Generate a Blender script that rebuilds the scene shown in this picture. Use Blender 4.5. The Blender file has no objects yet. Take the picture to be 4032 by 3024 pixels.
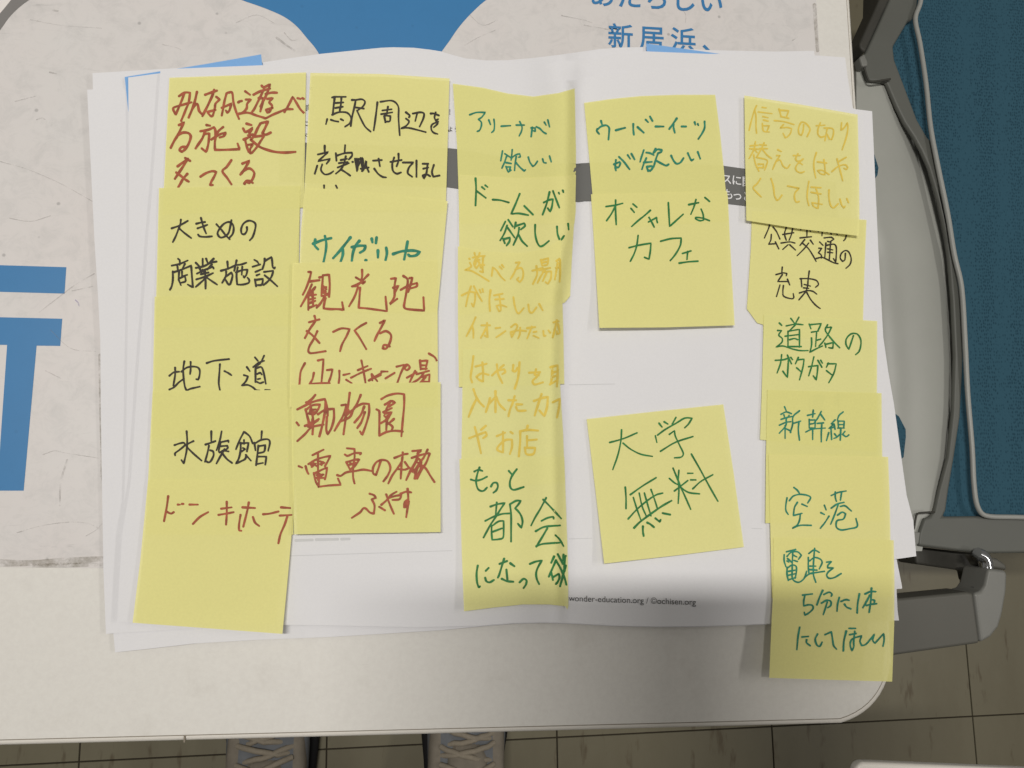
import bpy, bmesh, math, random
from math import radians, sin, cos, pi, exp, sqrt
from mathutils import Vector, Matrix, geometry
from mathutils.bvhtree import BVHTree
random.seed(7)
SC = bpy.context.scene
COL = SC.collection

# ------------------------------------------------------------------ camera, light, exposure
ZT = 0.655                      # table top height above the floor (m)
CAM_H = 0.4043                  # camera above the table top
FPX, CX, CY = 3029.0, 2016.0, 1512.0
UP = Vector((0.11853, 0.13952, 0.98316)).normalized()       # world up seen from the camera
XW = (Vector((1, 0, 0)) - UP * UP.x).normalized()
YW = UP.cross(XW)
R = Matrix((XW, YW, UP))        # camera -> world rotation
CAM = Vector((0, 0, ZT + CAM_H))
cd = bpy.data.cameras.new('camera'); cam = bpy.data.objects.new('camera', cd); COL.objects.link(cam)
cam.matrix_world = Matrix.Translation(CAM) @ R.to_4x4()
cd.sensor_width = 36; cd.lens = 36 * FPX / 4032; cd.clip_start = 0.01; cd.clip_end = 50
SC.camera = cam

w = bpy.data.worlds.new('World'); SC.world = w; w.use_nodes = True
bg = w.node_tree.nodes['Background']; bg.inputs[0].default_value = (1.0, 0.955, 0.86, 1); bg.inputs[1].default_value = 0.17

def tube(name, loc, length, width, power, along='x', color=(1, 0.965, 0.91)):
    l = bpy.data.lights.new(name, 'AREA'); l.shape = 'RECTANGLE'; l.size = length; l.size_y = width
    l.energy = power; l.color = color
    o = bpy.data.objects.new(name, l); COL.objects.link(o); o.location = loc
    if along == 'y': o.rotation_euler = (0, 0, pi / 2)
    if along == 'right': o.rotation_euler = (0, radians(42), pi)
    return o
# ceiling fluorescent tubes of the room, then an added fill on the left
tube('overhead_light', (-0.24, 0.25, ZT + 1.80), 0.6, 0.055, 29)
tube('overhead_light', (1.75, 0.10, ZT + 1.70), 1.2, 0.10, 15, 'y')
tube('overhead_light', (-1.9, 0.9, ZT + 1.80), 1.2, 0.3, 4, 'y')  # left fill, added to lift the overall light
SC.view_settings.view_transform = 'Standard'; SC.view_settings.look = 'None'
SC.view_settings.gamma = 1; SC.view_settings.exposure = -0.22
SC.cycles.max_bounces = 6

def P(sx, sy, z):
    """point of the photograph (4032 px wide) on the horizontal plane at height z"""
    d = R @ Vector(((sx - CX) / FPX, -(sy - CY) / FPX, -1.0))
    return CAM + d * ((z - CAM.z) / d.z)
def ray(sx, sy):
    return (R @ Vector(((sx - CX) / FPX, -(sy - CY) / FPX, -1.0))).normalized()

# ------------------------------------------------------------------ materials
def mat(name, color, rough=0.6, spec=0.3, metal=0.0):
    m = bpy.data.materials.new(name); m.use_nodes = True
    b = m.node_tree.nodes['Principled BSDF']
    b.inputs['Base Color'].default_value = (*color, 1); b.inputs['Roughness'].default_value = rough
    b.inputs['Specular IOR Level'].default_value = spec; b.inputs['Metallic'].default_value = metal
    return m
class NT:
    def __init__(s, m): s.m = m; s.t = m.node_tree; s.b = s.t.nodes['Principled BSDF']
    def n(s, typ, **kw):
        x = s.t.nodes.new(typ)
        for k, v in kw.items():
            if k.startswith('i_'): x.inputs[k[2:].replace('_', ' ')].default_value = v
            else: setattr(x, k, v)
        return x
    def l(s, a, b): s.t.links.new(a, b)
    def coord(s, scale=(1, 1, 1), obj=False, rot=0):
        tc = s.n('ShaderNodeTexCoord'); mp = s.n('ShaderNodeMapping')
        s.l(tc.outputs['Object'], mp.inputs[0]); mp.inputs['Scale'].default_value = scale
        mp.inputs['Rotation'].default_value = (0, 0, rot)
        return mp.outputs[0]
    def noise(s, scale, detail=4, rough=0.5, stretch=(1, 1, 1), rot=0, dist=0):
        x = s.n('ShaderNodeTexNoise', i_Scale=scale, i_Detail=detail, i_Roughness=rough, i_Distortion=dist)
        s.l(s.coord(stretch, rot=rot), x.inputs['Vector']); return x.outputs['Fac']
    def ramp(s, fac, stops):
        x = s.n('ShaderNodeValToRGB'); e = x.color_ramp.elements
        while len(e) < len(stops): e.new(0.5)
        for i, (p, c) in enumerate(stops):
            e[i].position = p; e[i].color = (*c, 1) if len(c) == 3 else c
        s.l(fac, x.inputs[0]); return x.outputs[0]
    def mix(s, fac, a, b, mode='MIX'):
        x = s.n('ShaderNodeMix', data_type='RGBA', blend_type=mode)
        for sock, v in ((x.inputs[0], fac), (x.inputs[6], a), (x.inputs[7], b)):
            if hasattr(v, 'is_output') or isinstance(v, bpy.types.NodeSocket): s.l(v, sock)
            else: sock.default_value = v if isinstance(v, (int, float)) else (*v, 1)
        return x.outputs[2]
    def base(s, c): s.l(c, s.b.inputs['Base Color'])
    def bump(s, h, strength, dist):
        x = s.n('ShaderNodeBump', i_Strength=strength, i_Distance=dist); s.l(h, x.inputs['Height'])
        s.l(x.outputs[0], s.b.inputs['Normal'])

def paper_mat(name, color, alpha=1.0, mottling=0.05, var=0.0):
    m = mat(name, color, 0.75, 0.2); t = NT(m)
    lo = tuple(c * (1 - mottling) for c in color); hi = tuple(min(1, c * (1 + mottling * .6)) for c in color)
    c = t.ramp(t.noise(900, 3, .7), [(.35, lo), (.65, hi)])
    c2 = t.ramp(t.noise(26, 5, .6), [(.3, tuple(x * .965 for x in color)), (.7, color)])
    cc = t.mix(0.5, c, c2)
    if var:
        oi = t.n('ShaderNodeObjectInfo'); cc = t.mix(1.0, cc, t.ramp(oi.outputs['Random'], [(0, (.955, .965, .93)), (.5, (1, .99, 1)), (1, (.985, 1, 1.06))]), 'MULTIPLY')
    t.base(cc)
    t.bump(t.noise(1500, 3, .6), .25, .00004)
    if alpha < 1: t.b.inputs['Alpha'].default_value = alpha
    return m
M = {}
M['paper'] = paper_mat('white_copy_paper', (.70, .695, .715), mottling=.03)
M['note'] = paper_mat('yellow_note_paper', (.80, .762, .30), alpha=.86, var=1)
M['note_dark'] = paper_mat('yellow_note_shaded_strip', (.80, .72, .26))
M['blue_paper'] = paper_mat('blue_printed_paper', (.20, .40, .72))
def ink(name, col, k=.25):
    m = mat(name, col, .6, .25); t = NT(m)
    t.base(t.ramp(t.noise(260, 3, .6), [(.3, tuple(c * (1 - k) for c in col)), (.7, tuple(min(1, c * (1 + k)) for c in col))]))
    return m
M['red'] = ink('red_brown_ink', (.33, .080, .036)); M['black'] = ink('black_ink', (.032, .026, .018))
M['teal'] = ink('teal_ink', (.025, .20, .125)); M['green'] = ink('green_ink', (.025, .165, .045))
M['ochre'] = ink('ochre_ink', (.67, .50, .085), .08)
M['print_black'] = mat('black_print', (.05, .05, .05), .6); M['print_grey'] = mat('grey_print', (.25, .25, .25), .6)
M['band'] = mat('dark_grey_print_band', (.135, .135, .13), .6, .2)
M['print_white'] = mat('white_print', (.70, .70, .71), .7)
M['ghost'] = mat('faint_grey_print', (.56, .56, .57), .8)

# scuffed laminate of the table mat
def scuffed(name, col, k=1.0):
    m = mat(name, col, .42, .4); t = NT(m)
    dk = tuple(c * .80 for c in col); warm = (col[0] * 1.0, col[1] * .97, col[2] * .965)
    c = t.mix(t.ramp(t.noise(9, 4, .6), [(.35, (0, 0, 0)), (.65, (1, 1, 1))]), col, warm)
    s1 = t.ramp(t.noise(85, 8, .8, dist=.6), [(.47, (0, 0, 0)), (.72, (.75 * k,) * 3)])
    c = t.mix(s1, c, tuple(x * .80 for x in col))
    for st, rt, sc, lo in (((1, 15, 1), .55, 24, .675), ((1, 19, 1), 1.05, 19, .69), ((1, 13, 1), -.75, 27, .685)):
        s2 = t.ramp(t.noise(sc, 6, .7, stretch=st, rot=rt, dist=.55), [(lo - .045, (0, 0, 0)), (lo + .02, (.55 * k,) * 3)])
        m2 = t.ramp(t.noise(7 + sc * .2, 2, .5), [(.48, (0, 0, 0)), (.60, (1, 1, 1))])
        c = t.mix(t.mix(1.0, s2, m2, 'MULTIPLY'), c, tuple(x * .58 for x in col))
    v = t.n('ShaderNodeTexVoronoi', i_Scale=60.0); t.l(t.coord(), v.inputs['Vector'])
    c = t.mix(t.ramp(v.outputs['Distance'], [(.035, (.6 * k,) * 3), (.07, (0, 0, 0))]), c, tuple(x * .45 for x in col))
    t.base(c); t.bump(t.noise(500, 4, .6), .12, .0001)
    return m
M['mat'] = scuffed('scuffed_mat', (.615, .598, .588)); M['mat_blue'] = scuffed('blue_mat_print', (.038, .182, .40), .25)
M['mat_white'] = scuffed('white_mat_corner', (.72, .70, .68), .3); M['mat_dark'] = scuffed('dark_grey_mat_arc', (.19, .185, .18), .3)
M['table'] = mat('white_laminate', (.655, .635, .60), .38, .4)
t = NT(M['table']); c = t.ramp(t.noise(420, 3, .7), [(.35, (.64, .62, .585)), (.65, (.67, .652, .615))])
c = t.mix(t.ramp(t.noise(45, 6, .7), [(.56, (0, 0, 0)), (.76, (.35, .35, .35))]), c, (.52, .49, .45))
c = t.mix(t.ramp(t.noise(20, 6, .7, stretch=(1, 18, 1), rot=.8, dist=.4), [(.66, (0, 0, 0)), (.72, (.35, .35, .35))]), c, (.48, .45, .42)); t.base(c)
t.bump(t.noise(900, 3, .6), .10, .0001)
M['edge'] = mat('table_edge_trim', (.66, .63, .58), .45); M['seam'] = mat('table_seam', (.22, .19, .15), .8)

def dirty(name, col, k=.12, sc=30, rough=.5, spec=.4, bumpd=.0002):
    m = mat(name, col, rough, spec); t = NT(m)
    t.base(t.ramp(t.noise(sc, 6, .65), [(.3, tuple(c * (1 - k) for c in col)), (.7, tuple(c * (1 + k) for c in col))]))
    t.bump(t.noise(sc * 20, 3, .6), .2, bumpd); return m
M['beige'] = dirty('beige_grey_plastic', (.36, .365, .335), .05, 8, .42)
M['frame'] = dirty('grey_plastic', (.115, .118, .105), .05, 8, .5)
M['rib'] = dirty('light_grey_plastic_rim', (.33, .335, .315), .05, 8, .4)
M['dark'] = dirty('dark_grey_plastic', (.045, .043, .036), .2, 20, .6)
def haze_mat(name, col, a):
    m = mat(name, col, .7, .2); t = NT(m); t.l(t.ramp(t.noise(120, 6, .75), [(.38, (0, 0, 0)), (.68, (a, a, a))]), t.b.inputs['Alpha']); return m
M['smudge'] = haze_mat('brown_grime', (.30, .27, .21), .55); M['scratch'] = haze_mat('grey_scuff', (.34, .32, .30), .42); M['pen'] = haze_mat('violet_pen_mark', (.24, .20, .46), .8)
M['chrome'] = mat('chrome', (.62, .63, .66), .12, .5, 1.0)
M['arm'] = dirty('grey_armrest_plastic', (.105, .102, .088), .04, 10, .5)
M['cap'] = dirty('pale_grey_cap_plastic', (.20, .20, .185), .04, 10, .45)
def mesh_fabric():
    m = mat('blue_mesh_fabric', (.028, .115, .185), .8, .15); t = NT(m)
    v = t.n('ShaderNodeTexVoronoi', i_Scale=470.0, i_Randomness=.55); t.l(t.coord((1, .62, 1)), v.inputs['Vector'])
    c = t.ramp(v.outputs['Distance'], [(.15, (.013, .044, .068)), (.5, (.034, .096, .138))])
    c = t.mix(t.ramp(t.noise(9, 3, .5), [(.3, (0, 0, 0)), (.7, (.35, .35, .35))]), c, (.033, .097, .143)); t.base(c)
    t.bump(v.outputs['Distance'], .35, .0006); return m
M['mesh'] = mesh_fabric()
def floor_mat():
    m = mat('brown_vinyl_tile', (.19, .172, .128), .38, .45); t = NT(m)
    oi = t.n('ShaderNodeObjectInfo')
    b = t.ramp(oi.outputs['Random'], [(0, (.165, .148, .100)), (1, (.185, .167, .113))])
    gt = t.n('ShaderNodeNewGeometry')
    def wn(sc, st, det=5):
        mp = t.n('ShaderNodeMapping'); t.l(gt.outputs['Position'], mp.inputs[0]); mp.inputs['Scale'].default_value = st
        x = t.n('ShaderNodeTexNoise', i_Scale=sc, i_Detail=det, i_Roughness=.65); t.l(mp.outputs[0], x.inputs['Vector']); return x.outputs['Fac']
    c = t.mix(t.ramp(wn(14, (1, .35, 1)), [(.45, (0, 0, 0)), (.75, (.5, .5, .5))]), b, (.13, .112, .070))
    c = t.mix(t.ramp(wn(24, (2.2, .55, 1), 3), [(.60, (0, 0, 0)), (.70, (.75, .75, .75))]), c, (.095, .072, .042))
    t.base(c); t.bump(wn(60, (1, 1, 1)), .15, .0004); return m
M['tile'] = floor_mat(); M['joint'] = mat('dark_floor_joint', (.035, .028, .018), .9)

# ------------------------------------------------------------------ mesh helpers
def link(name, me, m=None, parent=None, **props):
    o = bpy.data.objects.new(name, me); COL.objects.link(o)
    if m: me.materials.append(M[m] if isinstance(m, str) else m)
    if parent: o.parent = parent
    for k, v in props.items(): o[k] = v
    return o
def empty(name, loc, label, cat, group=None):
    o = bpy.data.objects.new(name, None); COL.objects.link(o); o.location = loc; o.empty_display_size = .02
    o['label'] = label; o['category'] = cat
    if group: o['group'] = group
    bpy.context.view_layer.update(); return o
def child(o, parent):
    o.parent = parent; o.matrix_parent_inverse = Matrix.Translation(parent.location).inverted(); return o
def densify(poly, step):
    out = []
    for i in range(len(poly)):
        a, b = Vector(poly[i]), Vector(poly[(i + 1) % len(poly)]); n = max(1, int((b - a).length / step))
        for k in range(n): out.append(a.lerp(b, k / n))
    return out
def inside(p, poly):
    x, y = p; r = False; j = len(poly) - 1
    for i in range(len(poly)):
        xi, yi = poly[i]; xj, yj = poly[j]
        if (yi > y) != (yj > y) and x < (xj - xi) * (y - yi) / (yj - yi) + xi: r = not r
        j = i
    return r
def cdt(poly, step):
    """outline (photo px) -> 2D points and triangles with an inner grid"""
    out = densify([tuple(p) for p in poly], step); n = len(out)
    xs = [p[0] for p in poly]; ys = [p[1] for p in poly]; pts = list(out)
    y = min(ys) + step * .5; r = 0
    while y < max(ys):
        x = min(xs) + step * (.5 if r % 2 else 1.0)
        while x < max(xs):
            if inside((x, y), [tuple(q) for q in out]) and min((Vector((x, y)) - q).length for q in out) > step * .45: pts.append(Vector((x, y)))
            x += step
        y += step; r += 1
    v, e, f, *_ = geometry.delaunay_2d_cdt(pts, [(i, (i + 1) % n) for i in range(n)], [list(range(n))], 1, 1e-4)
    return v, f
def sheet(name, poly, zf, m, step=45, parent=None, thick=.00011, smooth=True, under=True, **props):
    """thin sheet whose outline is poly; zf(px,py) gives the height of each point"""
    v, f = cdt(poly, step)
    me = bpy.data.meshes.new(name); me.from_pydata([P(p[0], p[1], zf(p[0], p[1])) for p in v], [], [tuple(t) for t in f]); me.update()
    bm = bmesh.new(); bm.from_mesh(me); bmesh.ops.recalc_face_normals(bm, faces=bm.faces)
    if sum(q.normal.z for q in bm.faces) < 0: bmesh.ops.reverse_faces(bm, faces=bm.faces)
    bm.to_mesh(me); bm.free()
    if smooth: me.polygons.foreach_set('use_smooth', [True] * len(me.polygons))
    o = link(name, me, m, parent, **props)
    o['_'] = 0; del o['_']
    bvh = BVHTree.FromPolygons([q.co for q in me.vertices], [tuple(q.vertices) for q in me.polygons])
    if thick:
        bm = bmesh.new(); bm.from_mesh(me); be = [e for e in bm.edges if len(e.link_faces) == 1]; d = Vector((0, 0, -thick))
        loops = []
        for e in be:
            l = e.link_loops[0]; a_, b_ = l.vert.co.copy(), l.link_loop_next.vert.co.copy(); loops.append((a_, b_))
        tops = [[v.co.copy() for v in f_.verts] for f_ in bm.faces]
        vm = {v.index: bm.verts.new(v.co + d) for v in list(bm.verts)} if under else {}
        for f_ in (list(bm.faces) if under else []):
            q = bm.faces.new([vm[v.index] for v in reversed(f_.verts)]); q.smooth = smooth
        for a_, b_ in loops:
            q = bm.faces.new([bm.verts.new(b_), bm.verts.new(a_), bm.verts.new(a_ + d), bm.verts.new(b_ + d)]); q.smooth = False
        bm.to_mesh(me); bm.free()
    return o, bvh
def slab(name, poly, z, thick, m, parent=None, bevel=.0015, zf=None, **props):
    """solid piece: outline in photo px at height z, sides going straight down by thick"""
    pts = [P(x, y, zf(x, y) if zf else z) for x, y in poly]
    a = sum((pts[i].x * pts[(i + 1) % len(pts)].y - pts[(i + 1) % len(pts)].x * pts[i].y) for i in range(len(pts)))
    if a < 0: pts.reverse()
    return solid(name, pts, thick, m, parent, bevel, **props)
def solid(name, pts, thick, m, parent=None, bevel=.0015, **props):
    bm = bmesh.new(); top = [bm.verts.new(p) for p in pts]; bot = [bm.verts.new(p - Vector((0, 0, thick))) for p in pts]
    n = len(pts); bm.faces.new(top); bm.faces.new(bot[::-1])
    for i in range(n): bm.faces.new((top[i], bot[i], bot[(i + 1) % n], top[(i + 1) % n]))
    me = bpy.data.meshes.new(name); bm.to_mesh(me); bm.free(); o = link(name, me, m, None, **props)
    if bevel:
        b = o.modifiers.new('bevel', 'BEVEL'); b.width = bevel; b.segments = 3; b.limit_method = 'ANGLE'
        me.polygons.foreach_set('use_smooth', [True] * len(me.polygons))
        w_ = o.modifiers.new('wn', 'WEIGHTED_NORMAL')
    if parent: child(o, parent)
    return o
def smooth_line(pts, sub=6):
    if len(pts) < 3: 
        a, b = Vector(pts[0]), Vector(pts[-1]); n = 4
        return [a.lerp(b, i / n) for i in range(n + 1)]
    p = [Vector(q) for q in pts]; p = [p[0] * 2 - p[1]] + p + [p[-1] * 2 - p[-2]]; out = []
    for i in range(1, len(p) - 2):
        p0, p1, p2, p3 = p[i - 1:i + 3]
        ang = (p1 - p0).angle(p2 - p1, 0) if (p1 - p0).length and (p2 - p1).length else 0
        ang2 = (p2 - p1).angle(p3 - p2, 0) if (p3 - p2).length and (p2 - p1).length else 0
        d = (p2 - p1).length
        m1 = (p2 - p0) * .5 if ang < 1.45 else (p2 - p1) * .8
        m2 = (p3 - p1) * .5 if ang2 < 1.45 else (p2 - p1) * .8
        if m1.length > 1.1 * d: m1 *= 1.1 * d / m1.length
        if m2.length > 1.1 * d: m2 *= 1.1 * d / m2.length
        for k in range(sub):
            s = k / sub; s2, s3 = s * s, s * s * s
            out.append(p1 * (2 * s3 - 3 * s2 + 1) + m1 * (s3 - 2 * s2 + s) + p2 * (-2 * s3 + 3 * s2) + m2 * (s3 - s2))
    out.append(p[-2]); return out
def on_surface(bvh, x, y, off):
    hit, nrm, i, d = bvh.ray_cast(CAM, ray(x, y))
    if hit is None: return None
    if nrm.z < 0: nrm = -nrm
    return hit + nrm * off
def ribbons(name, strokes, width, bvh, m, parent, off0=.00006, dk=.0000025, rnd=None, **props):
    """marker strokes (photo px polylines) laid on a sheet as thin ribbons with round ends"""
    rnd = rnd or random.Random(len(strokes) * 13 + int(width)); V = []; F = []
    for k, st in enumerate(strokes):
        off = off0 + dk * k; ln = smooth_line(st); n = len(ln)
        if n < 2 or (ln[0] - ln[-1]).length < 1e-6 and n < 4: continue
        ph = rnd.uniform(0, 6); hw = width * .5 * rnd.uniform(.93, 1.07)
        L = []; 
        for i, q in enumerate(ln):
            a = ln[max(0, i - 1)]; b = ln[min(n - 1, i + 1)]; d = b - a
            if d.length < 1e-6: d = Vector((1, 0))
            d.normalize(); nn = Vector((-d.y, d.x)); wv = hw * (1 + .10 * sin(ph + i * .55))
            if i < 2: wv *= 1.08
            if i > n - 3: wv *= .92
            L.append((q, d, nn, wv))
        rows = []
        q, d, nn, wv = L[0]
        for a in (80, 50, 20): rows.append((q - d * wv * cos(radians(90 - a)) , nn, wv * cos(radians(a)) if a else wv))
        rows = [(q - d * wv * sin(radians(a)), nn, wv * cos(radians(a))) for a in (75, 50, 22)]
        rows += [(q, nn, wv) for q, d, nn, wv in L]
        q, d, nn, wv = L[-1]; rows += [(q + d * wv * sin(radians(a)), nn, wv * cos(radians(a))) for a in (22, 50, 75)]
        prev = None
        for q, nn, wv in rows:
            a = on_surface(bvh, q.x + nn.x * wv, q.y + nn.y * wv, off); b = on_surface(bvh, q.x - nn.x * wv, q.y - nn.y * wv, off)
            if a is None or b is None: prev = None; continue
            V += [a, b]; i = len(V) - 2
            if prev is not None: F.append((prev, prev + 1, i + 1, i))
            prev = i
    if not F: return None
    me = bpy.data.meshes.new(name); me.from_pydata(V, [], F); me.update()
    bm = bmesh.new(); bm.from_mesh(me)
    for q in bm.faces:
        if q.normal.z < 0: q.normal_flip()
    bm.to_mesh(me); bm.free()
    o = link(name, me, m, None, **props)
    if parent.type == 'EMPTY': child(o, parent)
    else: o.parent = parent
    return o
def lettering(name, text, x, y, size, slope, place, m, parent, bold=0.0, spacing=1.0, shear=0.0):
    """printed text: baseline starts at photo px (x,y); every vertex goes to place(px,py)"""
    c = bpy.data.curves.new('text', 'FONT'); c.body = text; c.offset = bold; c.space_character = spacing; c.resolution_u = 4
    o = bpy.data.objects.new('text', c); COL.objects.link(o); bpy.context.view_layer.update()
    dg = bpy.context.evaluated_depsgraph_get(); ev = o.evaluated_get(dg); me0 = ev.to_mesh()
    V = []; ok = True
    for v in me0.vertices:
        u = v.co.x * size; t = v.co.y * size
        p = place(x + u + shear * t, y + u * slope - t)
        V.append(p if p is not None else None)
    F = [tuple(q.vertices) for q in me0.polygons if all(V[i] is not None for i in q.vertices)]
    ev.to_mesh_clear(); bpy.data.objects.remove(o); bpy.data.curves.remove(c)
    V = [v if v is not None else Vector((0, 0, ZT)) for v in V]
    me = bpy.data.meshes.new(name); me.from_pydata(V, [], F); me.update()
    bm = bmesh.new(); bm.from_mesh(me)
    for q in bm.faces:
        if q.normal.z < 0: q.normal_flip()
    bmesh.ops.delete(bm, geom=[v for v in bm.verts if not v.link_faces], context='VERTS')
    bm.to_mesh(me); bm.free(); q = link(name, me, m, None)
    if parent.type == 'EMPTY': child(q, parent)
    else: q.parent = parent
    return q
def interp(t, pts):
    if t <= pts[0][0]: return pts[0][1]
    for (a, b), (c_, d) in zip(pts, pts[1:]):
        if t <= c_: return b + (d - b) * (t - a) / (c_ - a)
    return pts[-1][1]

# ------------------------------------------------------------------ floor
o0 = P(2193, 2904, 0); ux = (P(3852, 2819, 0) - P(317, 2999, 0)).normalized(); uy = Vector((-ux.y, ux.x, 0)); TS = .2985
me = bpy.data.meshes.new('floor'); c0 = o0
me.from_pydata([c0 + ux * a + uy * b + Vector((0, 0, -.002)) for a, b in ((-6, -6), (6, -6), (6, 6), (-6, 6))], [], [(0, 1, 2, 3)])
floor = link('floor', me, 'joint', None, kind='structure', label='brown vinyl tiled floor with dark joints under the table')
g = .0008; b_ = .0010
tv = [(g, g, -.0018), (TS - g, g, -.0018), (TS - g, TS - g, -.0018), (g, TS - g, -.0018),
      (g + b_ * .3, g + b_ * .3, 0), (TS - g - b_ * .3, g + b_ * .3, 0), (TS - g - b_ * .3, TS - g - b_ * .3, 0), (g + b_ * .3, TS - g - b_ * .3, 0)]
tme = bpy.data.meshes.new('tile'); tme.from_pydata(tv, [], [(4, 5, 6, 7), (0, 1, 5, 4), (1, 2, 6, 5), (2, 3, 7, 6), (3, 0, 4, 7)]); tme.materials.append(M['tile'])
ang = math.atan2(ux.y, ux.x)
for i in range(-7, 8):
    for j in range(-5, 7):
        q = bpy.data.objects.new('tile', tme); COL.objects.link(q); q.parent = floor
        q.location = o0 + ux * TS * i + uy * TS * j; q.rotation_euler = (0, 0, ang)

# ------------------------------------------------------------------ table
A_ = P(3349, 0, ZT); B_ = P(3521, 2684, ZT); C_ = P(0, 2938, ZT); D_ = P(3349, 2850, ZT)
ur = (A_ - B_).normalized(); ub = (C_ - D_).normalized()
def isect(p, d, q, e):
    r = geometry.intersect_line_line(p, p + d, q, q + e); return r[0]
corner = isect(B_, ur, D_, ub); rad = .031
def round_corner(corner, d1, d2, rad, n=10):
    """points from the edge along d1 round to the edge along d2"""
    a = corner + d1 * rad; b = corner + d2 * rad; out = []
    for k in range(n + 1):
        s = k / n; out.append(a * (1 - s) ** 2 + corner * .62 * 2 * s * (1 - s) + b * s ** 2 + (a + b) * .5 * .38 * 2 * s * (1 - s))
    return out
table = empty('table', (corner.x - .5, corner.y + .4, ZT - .03), 'large white meeting table with a rounded corner, under the papers', 'table')
def plan(inset, z, ext_l=1.15, ext_t=.75):
    cc = corner + ur * inset + ub * inset
    pts = [cc + ur * (ext_t - inset)] + round_corner(cc, ur, ub, rad - inset * .5) + [cc + ub * (ext_l - inset), cc + ub * (ext_l - inset) + ur * (ext_t - inset)]
    return [Vector((p.x, p.y, z)) for p in pts]
solid('table_edge', plan(0, ZT), .026, 'edge', table, .0022)
solid('table_seam', plan(.0026, ZT + .0003), .001, 'seam', table, 0)
solid('tabletop', plan(.0030, ZT + .0006), .001, 'table', table, .0002)
ZTT = ZT + .0006
sx = P(726, 2913, ZTT + .0001)
solid('edge_joint', [sx + ub * .0004 - ur * .0012, sx - ub * .0004 - ur * .0012, sx - ub * .0004 + ur * .0016, sx + ub * .0004 + ur * .0016], .0006, 'seam', table, 0)
for a, b in ((.06, .06), (1.07, .06), (.06, .68), (1.07, .68)):
    p = corner + ub * a + ur * b; bm = bmesh.new()
    bmesh.ops.create_cone(bm, cap_ends=True, segments=24, radius1=.017, radius2=.017, depth=ZT - .0265)
    me = bpy.data.meshes.new('leg'); bm.to_mesh(me); bm.free(); q = link('leg', me, 'rib'); q.location = (p.x, p.y, (ZT - .0265) / 2); child(q, table)

# white corner of the neighbouring table
t2 = empty('side_table', P(3700, 3100, ZT - .03), 'pale second table with only its rounded corner showing at the bottom right', 'table')
z2 = ZT - .004
pl = [P(*q, z2) for q in ((3364, 3080), (3370, 3030), (3380, 3010), (3400, 3003), (3450, 3004), (4300, 3040), (4700, 3050), (4700, 5600), (3500, 5600))]
pl.reverse()
solid('tabletop', pl, .007, 'edge', t2, .002)
q0 = P(3900, 3500, 0)
bm = bmesh.new(); bmesh.ops.create_cone(bm, cap_ends=True, segments=20, radius1=.03, radius2=.03, depth=z2 - .026)
me = bpy.data.meshes.new('leg'); bm.to_mesh(me); bm.free(); q = link('leg', me, 'rib'); q.location = (P(4150, 5300, z2).x, P(4150, 5300, z2).y, (z2 - .026) / 2); child(q, t2)

# ------------------------------------------------------------------ printed mat on the table
ZM = ZTT + .0006
mt = empty('table_mat', P(1900, 1000, ZTT), 'scuffed grey printed mat with blue shapes and blue lettering, lying on the table', 'table mat')
mat_poly = [(-900, -900), (3170, -900), (3208, -300), (3214, 0), (3228, 215), (3330, 1180), (3335, 2238), (1600, 2238), (405, 2237), (0, 2232), (-900, 2205)]
o, MB_ = sheet('mat_sheet', mat_poly, lambda x, y: ZM, 'mat', 400, thick=.0005, smooth=False); child(o, mt)
def matpiece(nm, poly, m, z=.00012):
    o, _ = sheet(nm, poly, lambda x, y: ZM + z, m, 300, thick=.00006, smooth=False); child(o, mt); return o
arcL = [(800, -60), (952, 0), (1040, 31), (1117, 65), (1168, 103), (1211, 153), (1240, 187), (1262, 222)]
arcR = [(1725, 224), (1739, 203), (1754, 182), (1771, 159), (1800, 116), (1832, 77), (1870, 38), (1914, 0), (2010, -60)]
arcL = [tuple(q) for q in smooth_line(arcL, 4)]; arcR = [tuple(q) for q in smooth_line(arcR, 4)]
matpiece('blue_arch', [(760, -300)] + arcL + [(1262, 330), (1725, 330)] + arcR + [(2050, -300)], 'mat_blue')
matpiece('blue_bar', [(-300, 1039), (0, 1044), (261, 1052), (254, 1156), (0, 1149), (-300, 1141)], 'mat_blue')
matpiece('blue_letter', [(-300, 1243), (0, 1249), (245, 1255), (237, 1362), (144, 1361), (93, 1932), (-12, 1932), (28, 1358), (-300, 1353)], 'mat_blue')
# dark curved strip and white corner at the top left
ringo = [(-60, 190), (0, 118), (36, 68), (76, 28), (125, -8), (190, -50)]
ringi = [(120, -60), (62, -22), (40, 4), (14, 36), (-14, 68), (-60, 128)]
matpiece('dark_arc', [tuple(q) for q in smooth_line(ringo, 4)] + [tuple(q) for q in smooth_line(ringi, 4)], 'mat_dark', .00014)
matpiece('white_corner', [tuple(q) for q in smooth_line(ringi[::-1], 4)] + [(-60, -60)], 'mat_white', .00012)
# letters
pm = lambda x, y: P(x, y, ZM + .0002)
for i, ch in enumerate('あたらしい'):
    lettering('letter', ch, 2320 + i * 107, 14 + i * 6.5, 103, .055, pm, 'mat_blue', mt, .014)
for i, ch in enumerate('新居浜、'):
    lettering('letter', ch, 2392 + i * 123.5, 178 + i * 7.2, 103, .06, pm, 'mat_blue', mt, .013)

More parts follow.
